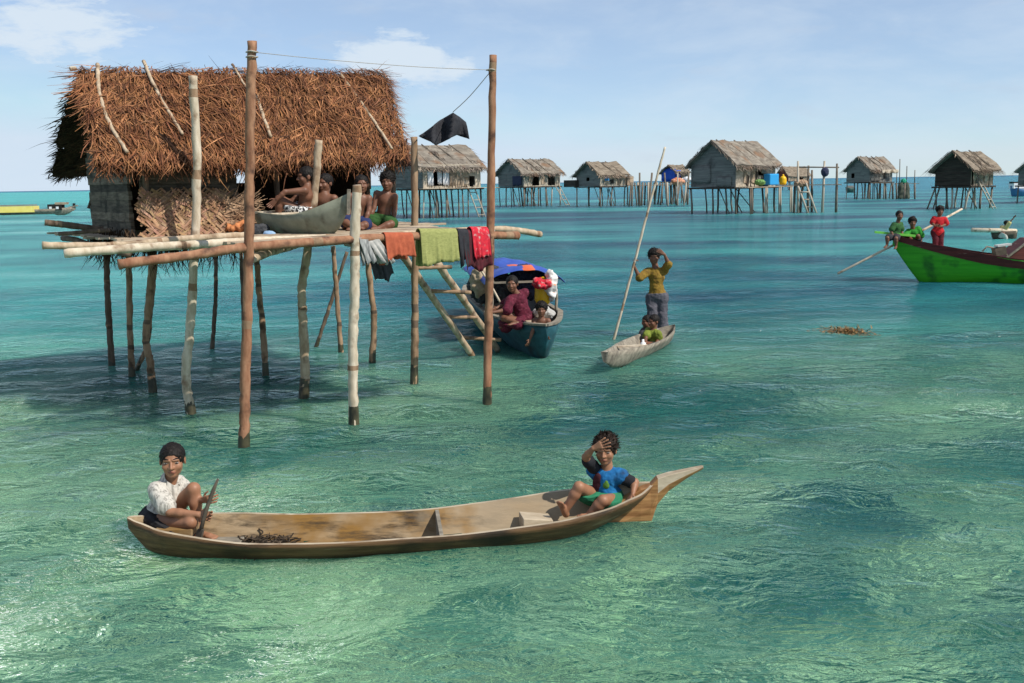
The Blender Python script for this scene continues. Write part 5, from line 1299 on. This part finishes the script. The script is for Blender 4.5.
    for g in garments:
        s = SDF(vox, .02*k); inf = g.get('inf', .012)*max(k, .8); kind = g['kind']
        if kind == 'shirt':
            torso(s, inf, g.get('low', True))
            if g.get('collar'): s.cap(nb-spine*.02, nb+spine*.02, .056*k, .060*k, k=.01)
            f = g.get('sleeve', .7)
            for sh, A in ((sR, armR), (sL, armL)):
                if f <= 1: arm(s, sh, A, inf*1.15, f, False)
                else: arm(s, sh, A, inf, 1.0, True)
            if f > 1:
                for A in (armR, armL):
                    e_, w_ = V3(A[0]), V3(A[1]); s.plane(w_, (0, 0, 1)) if False else None
            s.plane(pel+spine*g.get('hem', -.02), -spine)
            hd_ = (H(0, -.05, 0)); s.cutell(nb+spine*.062*k+tf*.03*k, (.062*k*g.get('neck', 1), .062*k*g.get('neck', 1), .062*k), np.array([tr, tf, spine]).T)
        elif kind in ('shorts', 'trousers', 'skirt'):
            s.ell(pel+spine*.03*k, (hw*1.0+.045*k+inf, .085*k+inf, .085*k+inf), np.array([tr, tf, spine]).T, k=.03*k)
            for hp_, G in ((hR, legR), (hL, legL)):
                if G is None: continue
                if kind == 'shorts': s.cap(hp_, hp_.lerp(V3(G[0]), g.get('len', .6)), .066*k+inf, .056*k+inf*2, k=.02*k)
                elif kind == 'trousers':
                    leg(s, hp_, G, inf); s.cap(V3(G[0]), V3(G[1]), .05*k+inf, .045*k+inf*1.4, k=.02*k)
                    s.plane(V3(G[1])+V3((0, 0, .01)), (0, 0, -1)) if g.get('cut') else None
                else:
                    s.cap(hp_, V3(G[0]).lerp(V3(G[1]), 0), .075*k+inf, .075*k+inf, k=.07*k); s.cap(V3(G[0]), V3(G[0]).lerp(V3(G[1]), g.get('len', .9)), .075*k+inf, .075*k+inf, k=.07*k)
            s.plane(pel+spine*g.get('waist', .09)*k, spine)
        o = s.build(g['name'], g['mat'], body, g.get('wr', .006), g.get('ws', 13))
        if g.get('label'): o['label'] = g['label']
    return body, dict(H=H, k=k, tf=tf, tr=tr, spine=spine, hr=hr, hf=hf, hu=hu, RB=RB)

def cl(name, c1, c2=None, sc=(14, 14, 14), **kw): return M(name, c1, c2 or tuple(x*.75 for x in c1), sc, .85, .2, **kw)
# --- child paddling at the stern of the long canoe
m_stripe = cl('striped_cotton', (.26, .24, .21), (.50, .465, .41), (55, 55, 1.5), lo=.42, hi=.52)
m_blk = cl('black_shorts', (.012, .012, .014), (.025, .024, .026))
y = 6.86
bA, fA = person('child in pale striped shirt and black shorts paddling at the canoe stern', PY(172.5, 460.5, y-.02), (.22, -1, -.10), .232, PY(169, 482.5, y), PY(159, 520, y+.02), (-.42, -.9, 0),
    (PY(170, 512, y-.22), PY(198, 514.5, y-.25), PY(213, 517, y-.27)), (PY(193, 500, y-.02), PY(204, 500, y-.10), PY(214, 499.5, y-.22)),
    (PY(191, 522, y-.24), PY(178, 537, y-.05), PY(196, 540, y-.1)), (PY(193.5, 489, y-.06), PY(199.5, 533, y-.06), PY(216, 538, y-.12)), sk=m_skin, vox=.0055, eyeopen=.5, sw=.125, fat=.98,
    hands=(((0, .5, 1), .55, 1), ((0, -.3, 1), .55, -1)),
    garments=({'kind': 'shirt', 'name': 'shirt', 'mat': m_stripe, 'sleeve': .72, 'inf': .016, 'collar': True, 'hem': -.05, 'wr': .006, 'neck': .95}, {'kind': 'shorts', 'name': 'shorts', 'mat': m_blk, 'len': .9, 'inf': .02, 'wr': .008}))
# collar points
mb = MB(); H = fA['H']; nbp = PY(169, 482.5, y)
for q in (-1, 1):
    c0 = nbp+fA['tf']*.066+fA['tr']*q*.022+fA['spine']*.012; mb.quad(c0, c0+fA['tr']*q*.045-fA['tf']*.03+fA['spine']*.03, c0+fA['tr']*q*.055-fA['tf']*.012-fA['spine']*.01, c0+fA['tr']*q*.02+fA['tf']*.012-fA['spine']*.04)
o = mb.build('collar', m_stripe, bA); md = o.modifiers.new('t', 'SOLIDIFY'); md.thickness = .008
pd = thing('paddle', 'dark wooden paddle held upright by the child at the canoe stern', 'paddle', tuple(PY(208, 505, y-.27)))
mb = MB(); P = [PY(218, 479, y-.27), PY(213, 491, y-.27), PY(207, 508, y-.28), PY(203.5, 520, y-.29), PY(200.5, 531, y-.30)]; mb.tube(P, [.008, .014, .014, .014, .015], 8); mb.build('shaft', m_darkw, pd, True)
mb = MB(); a_, b_ = PY(201, 529, y-.30), PY(195, 552, y-.33); d_ = (b_-a_); mb.obox((a_+b_)/2, d_/2, (.03, -.022, .006), (.004, .007, .001)); o = mb.build('blade', m_darkw, pd); md = o.modifiers.new('b', 'BEVEL'); md.width = .004

# --- child shading its eyes at the bow
y = 7.12
m_tee = cl('blue_tee', (.008, .10, .27), (.012, .15, .36), c3=(.012, .02, .05), spot=7); m_teesl = cl('black_sleeve', (.014, .014, .018)); m_shg = cl('green_shorts', (.015, .15, .075), (.03, .2, .1)); 
bB, fB = person('small child in blue shirt with black sleeves shading its eyes at the canoe bow', PY(605.5, 450, y-.02), (-.28, -1, -.22), .212, PY(607.5, 469, y), PY(606, 499, y+.03), (-.93, .37, 0),
    (PY(585.5, 457, y-.12), PY(593, 448.5, y-.17), PY(602, 444.5, y-.20)), (PY(635, 482, y-.06), PY(633, 493, y-.14), PY(628.5, 501, y-.18)),
    (PY(579, 487, y-.16), PY(565, 511, y-.16), PY(559.5, 502, y-.22)), (PY(603, 500.5, y-.26), PY(588, 516, y-.24), PY(578, 517, y-.27)), sk=m_skin, hair=m_hairb, hairstyle='mop', tuft=420, vox=.0045, eyeopen=.3, sw=.108, fat=.95,
    hands=(((.25, -.2, -.95), .08, 1), ((.4, -.6, .3), .5, -1)),
    garments=({'kind': 'shirt', 'name': 'shirt', 'mat': m_tee, 'sleeve': .12, 'inf': .016, 'hem': -.03, 'wr': .008, 'neck': 1.05}, {'kind': 'shorts', 'name': 'shorts', 'mat': m_shg, 'len': .55, 'inf': .016, 'wr': .006}))
kB = fB['k']; nbB, pelB = PY(607.5, 469, y), PY(606, 499, y+.03)
sRb = nbB-fB['spine']*.035*kB+fB['tr']*.108*.85; sLb = nbB-fB['spine']*.035*kB-fB['tr']*.108*.85
for sh, e in ((sRb, PY(585.5, 457, y-.12)), (sLb, PY(634.5, 484, y-.06))):
    s = SDF(.006, .01); s.cap(sh.lerp(nbB, .12), sh.lerp(e, .72), .052*kB, .048*kB); s.build('sleeve', m_teesl, bB, .005, 14)
# printed patches on the chest (plain shapes), dark red and green, lying on the cloth
def patch(c, rx, rz, mat, nm='chest_print'):
    s = SDF(.0055, .01); s.ell(c, (rx, .018, rz), np.array([fB['tr'], fB['tf'], fB['spine']]).T); s.build(nm, mat, bB, .004, 20)
ch = pelB+(nbB-pelB)*.55+fB['tf']*.076*kB
patch(ch+fB['tr']*.05+fB['spine']*.0, .038, .10, cl('maroon_print', (.05, .01, .016)))
patch(ch-fB['tr']*.012+fB['spine']*.02, .03, .038, cl('green_print', (.13, .25, .03), (.08, .2, .03)))
patch(ch-fB['tr']*.02-fB['spine']*.075, .055, .014, cl('pale_print', (.45, .55, .55)))

# --- standing poler
y = 15.95
m_must = cl('mustard_shirt', (.25, .155, .022), (.16, .09, .013), c3=(.07, .04, .012), spot=9); m_grt = cl('grey_trousers', (.11, .105, .125), (.065, .062, .075))
bC, fC = person('standing figure in mustard shirt and grey trousers poling the small dugout', PY(654, 257, y), (-.18, -1, -.08), .235, PY(656, 268.5, y), PY(657, 297, y), (-1, .12, 0),
    (PY(639.5, 277.5, y-.1), PY(634.2, 266.5, y-.12), PY(634.5, 260, y-.14)), (PY(668.5, 264, y-.1), PY(664.5, 254.5, y-.14), PY(659, 250.5, y-.16)),
    (PY(652.5, 314, y-.02), PY(652, 333, y), PY(649, 336, y-.12)), (PY(662, 314, y-.0), PY(663, 332.5, y+.03), PY(661, 335, y-.1)), sk=m_skin2, hairstyle='mop', tuft=120, vox=.0085, sw=.15,
    hands=(((0, -1, .5), .7), ((0, 0, -1), .2)),
    garments=({'kind': 'shirt', 'name': 'shirt', 'mat': m_must, 'sleeve': 1.0, 'inf': .015, 'hem': -.04, 'wr': .014, 'ws': 9}, {'kind': 'trousers', 'name': 'trousers', 'mat': m_grt, 'inf': .024, 'wr': .012, 'ws': 9, 'waist': .06}))
P = [PY(613.5, 341, y-.2), PY(634.6, 262, y-.2), PY(650, 203, y-.15), PY(665, 147, y-.1)]; dn = (P[0]-P[1]).normalized()
pole('bamboo_pole', None, [P[0]+dn*.5]+P, .024, .017, m_polepale, dens=6, jit=.003); tag(COL.objects['bamboo_pole.001'] if 'bamboo_pole.001' in COL.objects else None, 'very long thin bamboo pole held upright by the standing poler', 'pole')
# --- children seated in that dugout
m_yg = cl('yellowgreen_shirt', (.19, .23, .03), (.12, .15, .02)); m_dkc = cl('dark_cotton', (.02, .022, .026), (.04, .04, .045))
y = 15.0
person('child in yellow green shirt sitting in the small grey dugout', PY(653.5, 321.5, y), (-.9, -.6, -.25), .205, PY(653, 330, y), PY(653, 345.5, y+.02), (-.55, .84, 0),
    (PY(646, 338, y-.16), PY(644, 344, y-.2)), (PY(659, 339, y-.06), PY(655, 345, y-.22)), (PY(643, 342, y-.1), PY(637, 348, y-.16), PY(633, 349, y-.2)), (PY(645, 344, y-.25), PY(639, 350, y-.28), PY(635, 351, y-.3)), sk=m_skin2, vox=.0085,
    garments=({'kind': 'shirt', 'name': 'shirt', 'mat': m_yg, 'sleeve': .7, 'inf': .018, 'wr': .01}, {'kind': 'shorts', 'name': 'shorts', 'mat': m_dkc, 'len': .8}))
y = 15.45
person('dark haired child half hidden behind the yellow green shirted child in the dugout', PY(646.8, 321.5, y), (-1, -.5, -.2), .195, PY(648, 329.5, y), PY(649, 343, y+.02), (-.5, .86, 0),
    (PY(641, 336, y-.1), PY(640, 342, y-.16)), (PY(651, 337, y-.06), PY(648, 343, y-.16)), (PY(641, 341, y-.1), PY(636, 346, y-.1), PY(633, 347, y-.14)), (PY(642, 342, y-.2), PY(637, 347, y-.2), PY(634, 348, y-.24)), sk=m_skin2, vox=.0085,
    garments=({'kind': 'shirt', 'name': 'shirt', 'mat': m_dkc, 'sleeve': .7, 'inf': .016}, ))

# --- woman and child in the tarp boat
y = 14.55
m_wine = cl('wine_dress', (.11, .008, .025), (.06, .005, .015), c3=(.17, .035, .055), spot=26)
person('woman in a wine red dress sitting on the edge of the tarp boat', PY(512, 284, y-.05), (-.15, -1, -.1), .235, PY(517, 293.5, y), PY(524, 320, y+.05), (-.75, -.66, 0),
    (PY(507, 310, y-.22), PY(493, 312.5, y-.30), PY(487, 315, y-.33)), (PY(505, 304, y+.05), PY(497, 308, y-.05), PY(491, 311, y-.12)), (PY(504, 318, y-.25), PY(517, 323, y-.38), PY(508, 325, y-.44)), (PY(502, 314, y-.05), PY(506, 326, y-.15), PY(499, 328, y-.2)), sk=m_skin2, vox=.0085, hairstyle='long', sw=.16,
    garments=({'kind': 'shirt', 'name': 'dress', 'mat': m_wine, 'sleeve': 1.0, 'inf': .02, 'hem': -.12, 'wr': .016, 'ws': 8}, {'kind': 'trousers', 'name': 'skirt', 'mat': m_wine, 'inf': .03, 'wr': .014, 'ws': 8}))
y = 14.05
person('bare chested small child leaning over the bow of the tarp boat', PY(541.5, 309.5, y), (-.1, -1, -.2), .20, PY(541, 319, y), PY(542, 335, y+.16), (-1, .1, 0),
    (PY(533.5, 329, y-.08), PY(530, 339, y-.14)), (PY(549.5, 328, y-.02), PY(548.5, 334, y-.14)), (PY(536, 337, y+.05), PY(537, 346, y+.3), PY(535, 347, y+.2)), (PY(547, 337, y+.05), PY(546, 346, y+.3), PY(545, 347, y+.2)), sk=m_skin2, vox=.0085, hairstyle='mop', tuft=80,
    garments=({'kind': 'shorts', 'name': 'shorts', 'mat': m_dkc, 'len': .6}, ))

# --- on the porch
y = 11.95
m_dgrn = cl('dark_green_shorts', (.018, .06, .012), (.03, .09, .02)); m_check = cl('checked_shorts', (.015, .015, .018), (.62, .62, .60), (34, 34, 34), lo=.46, hi=.52)
person('bare chested boy in green shorts sitting upright at the right end of the porch', PY(387.5, 182, y), (-.1, -1, -.02), .215, PY(386, 192, y), PY(383.5, 221, y+.05), (-1, .25, 0),
    (PY(374, 208, y-.02), PY(367.5, 222, y-.1), PY(364, 227.5, y-.16)), (PY(395, 208.5, y-.0), PY(393, 222, y-.05), PY(391.5, 228, y-.12)), (PY(366, 223.5, y-.18), PY(378, 229, y-.28), PY(387, 229, y-.30)), (PY(391, 224, y-.25), PY(378, 228.5, y-.33), PY(370, 229, y-.38)), sk=m_skin2, vox=.007, hairstyle='mop', tuft=150, sw=.135, lipm=m_lipd,
    garments=({'kind': 'shorts', 'name': 'shorts', 'mat': m_dgrn, 'len': .62, 'inf': .016}, ))
y = 11.7
person('bare chested boy half hidden by the pale forked stilt on the porch', PY(361.5, 184.5, y), (.25, -1, -.05), .21, PY(360, 194, y), PY(357, 222, y+.05), (-1, -.1, 0),
    (PY(349, 208, y-.0), PY(347, 221, y-.1), PY(346, 227, y-.14)), (PY(369, 210, y-.02), PY(364.5, 224, y-.1), PY(361, 230, y-.16)), (PY(346, 223, y-.2), PY(356, 229, y-.28), PY(364, 229, y-.3)), (PY(365, 225, y-.24), PY(352, 229, y-.3), PY(346, 230, y-.32)), sk=m_skin2, vox=.007, sw=.13, lipm=m_lipd,
    garments=({'kind': 'shorts', 'name': 'shorts', 'mat': cl('navy_shorts', (.02, .03, .10)), 'len': .6, 'inf': .016}, ))
y = 11.62
person('bare chested adult in checked shorts sitting in the shade with an arm on one knee', PY(306, 177, y+.1), (-1, -.5, -.35), .23, PY(307, 188, y+.04), PY(304, 213, y+.08), (-.3, .95, 0),
    (PY(296, 197, y+.12), PY(288, 206, y+.1)), (PY(285, 192, y-.2), PY(277, 199, y-.22), PY(272, 204, y-.22)), (PY(283, 200, y+.1), PY(284, 222, y+.08), PY(274, 224, y+.06)), (PY(279, 199, y-.14), PY(278.5, 222, y-.1), PY(268, 225, y-.14)), sk=m_skin2, vox=.007, sw=.165, fat=.95,
    sides=(None, PY(304.5, 190.5, y-.13)), garments=({'kind': 'shorts', 'name': 'shorts', 'mat': m_check, 'len': .5, 'inf': .018}, ))
y = 11.75
person('bare shouldered person sitting behind the grey canoe and the yellowish stilt', PY(325, 183.5, y+.08), (-.5, -1, -.3), .22, PY(324.5, 193, y+.04), PY(323, 218, y+.1), (-.9, .3, 0),
    (PY(314, 209, y), PY(318, 219, y-.1)), (PY(333, 208, y+.05), PY(326, 217, y-.1)), (PY(311, 212, y-.2), PY(314, 228, y-.2), PY(308, 229, y-.28)), (PY(331, 212, y-.15), PY(330, 228, y-.15), PY(325, 229, y-.25)), sk=m_skin2, vox=.0075, sw=.155,
    garments=({'kind': 'shorts', 'name': 'shorts', 'mat': m_dkc, 'len': .6}, ))
# small goods on the porch edge
lump('bundle', 'dark bag lying on the porch left of the grey canoe', 'bag', PY(259, 230, 11.2), (.12, .1, .07), MATS['charcoal_cloth'], .03)
lump('bundle', 'light blue cloth lying on the porch beside the grey canoe', 'cloth', PY(270, 233.5, 11.1), (.07, .06, .03), cl('pale_blue_cloth', (.3, .45, .65)), .02)
lump('bundle', 'pile of orange brown dried fish on the porch by the tall reddish pole', 'pile', PY(239, 228, 11.6), (.2, .1, .05), cl('orange_brown', (.42, .14, .05), (.6, .25, .1), (20, 20, 20)), .05, ws=20)

# --- children on the green boat
G_B = None
y = 24.0
person('child in dark green shirt sitting on the tip of the green bow with legs dangling', PY(899.5, 215.5, y-.05), (-.1, -1, -.1), .225, PY(897.5, 223, y), PY(895, 236, y+.05), (-.8, -.5, 0),
    (PY(891, 231, y-.1), PY(893, 236, y-.15)), (PY(902, 231, y), PY(902, 237, y-.05)), (PY(887.5, 238, y-.2), PY(887, 245, y-.18), PY(884.5, 248, y-.3)), (PY(896, 238.5, y-.28), PY(896, 246.5, y-.26), PY(895, 249, y-.4)), sk=m_skin2, vox=.009,
    garments=({'kind': 'shirt', 'name': 'shirt', 'mat': cl('bottle_green_shirt', (.02, .07, .02), (.03, .11, .03)), 'sleeve': .7, 'inf': .018}, {'kind': 'shorts', 'name': 'shorts', 'mat': m_dkc, 'len': .75}))
y = 24.25
person('child in bright green shirt crouching behind the tip of the green bow', PY(912.5, 222.5, y-.05), (-.2, -1, -.2), .235, PY(913, 229, y), PY(915, 241, y+.06), (-1, .05, 0),
    (PY(905, 236, y-.1), PY(909, 239, y-.2)), (PY(921.5, 236, y-.05), PY(921, 241, y-.1)), (PY(908, 236, y-.22), PY(909, 242, y-.05), PY(906, 243, y-.1)), (PY(918, 236, y-.2), PY(918, 242, y-.05), PY(915, 243, y-.1)), sk=m_skin2, vox=.009, hairstyle='mop', tuft=80,
    garments=({'kind': 'shirt', 'name': 'shirt', 'mat': cl('bright_green_shirt', (.025, .24, .025), (.02, .18, .02)), 'sleeve': .9, 'inf': .022}, {'kind': 'shorts', 'name': 'shorts', 'mat': m_dkc, 'len': .75}))
y = 24.1
person('child in a red shirt and dark red trousers standing on the green boat', PY(940, 211, y), (-.15, -1, -.05), .225, PY(939.5, 217.5, y), PY(937.5, 233, y), (-1, .1, 0),
    (PY(932.5, 223, y), PY(934.5, 225.5, y-.16), PY(938, 225.5, y-.18)), (PY(946.5, 224, y), PY(941, 226.5, y-.16), PY(938, 226, y-.18)), (PY(935.5, 239, y-.02), PY(935, 247, y), PY(933, 248, y-.12)), (PY(940.5, 239.5, y-.02), PY(940.5, 248, y), PY(939, 249, y-.12)), sk=m_skin2, vox=.009, hairstyle='mop', tuft=60,
    garments=({'kind': 'shirt', 'name': 'shirt', 'mat': cl('red_shirt', (.48, .014, .02), (.36, .01, .014)), 'sleeve': .8, 'inf': .02, 'hem': -.09}, {'kind': 'trousers', 'name': 'trousers', 'mat': cl('dark_red_trousers', (.09, .008, .016)), 'inf': .014}))
# --- figure bending in the far dugout
y = PZ(1003, 239, 0).y
person('distant figure in pale yellow top bending forward in the thin dugout', PY(1007, 223.5, y), (.9, -.4, -.5), .24, PY(1004.5, 226.5, y), PY(999.5, 235.5, y), (.3, -.95, 0),
    (PY(1010, 222, y-.2), PY(1013.5, 218, y-.25)), (PY(1008, 231, y+.1), PY(1011, 234, y+.1)), (PY(1003.5, 233, y-.2), PY(1005, 238, y-.1), PY(1008, 238.5, y-.1)), (PY(1004, 234, y+.1), PY(1006, 238.3, y+.1), PY(1009, 239, y+.1)), sk=m_skin2, vox=.012,
    garments=({'kind': 'shirt', 'name': 'shirt', 'mat': cl('pale_yellow_top', (.55, .48, .2)), 'sleeve': .8, 'inf': .02}, {'kind': 'trousers', 'name': 'trousers', 'mat': cl('white_cloth_trousers', (.6, .58, .52)), 'inf': .03}))

build_water()
SC.view_settings.view_transform = 'Standard'; SC.view_settings.look = 'None'; SC.view_settings.exposure = .12; SC.view_settings.gamma = 1
SC.cycles.max_bounces = 6; SC.cycles.diffuse_bounces = 3; SC.cycles.glossy_bounces = 3; SC.cycles.use_denoising = True
SC.cycles.sample_clamp_indirect = 4
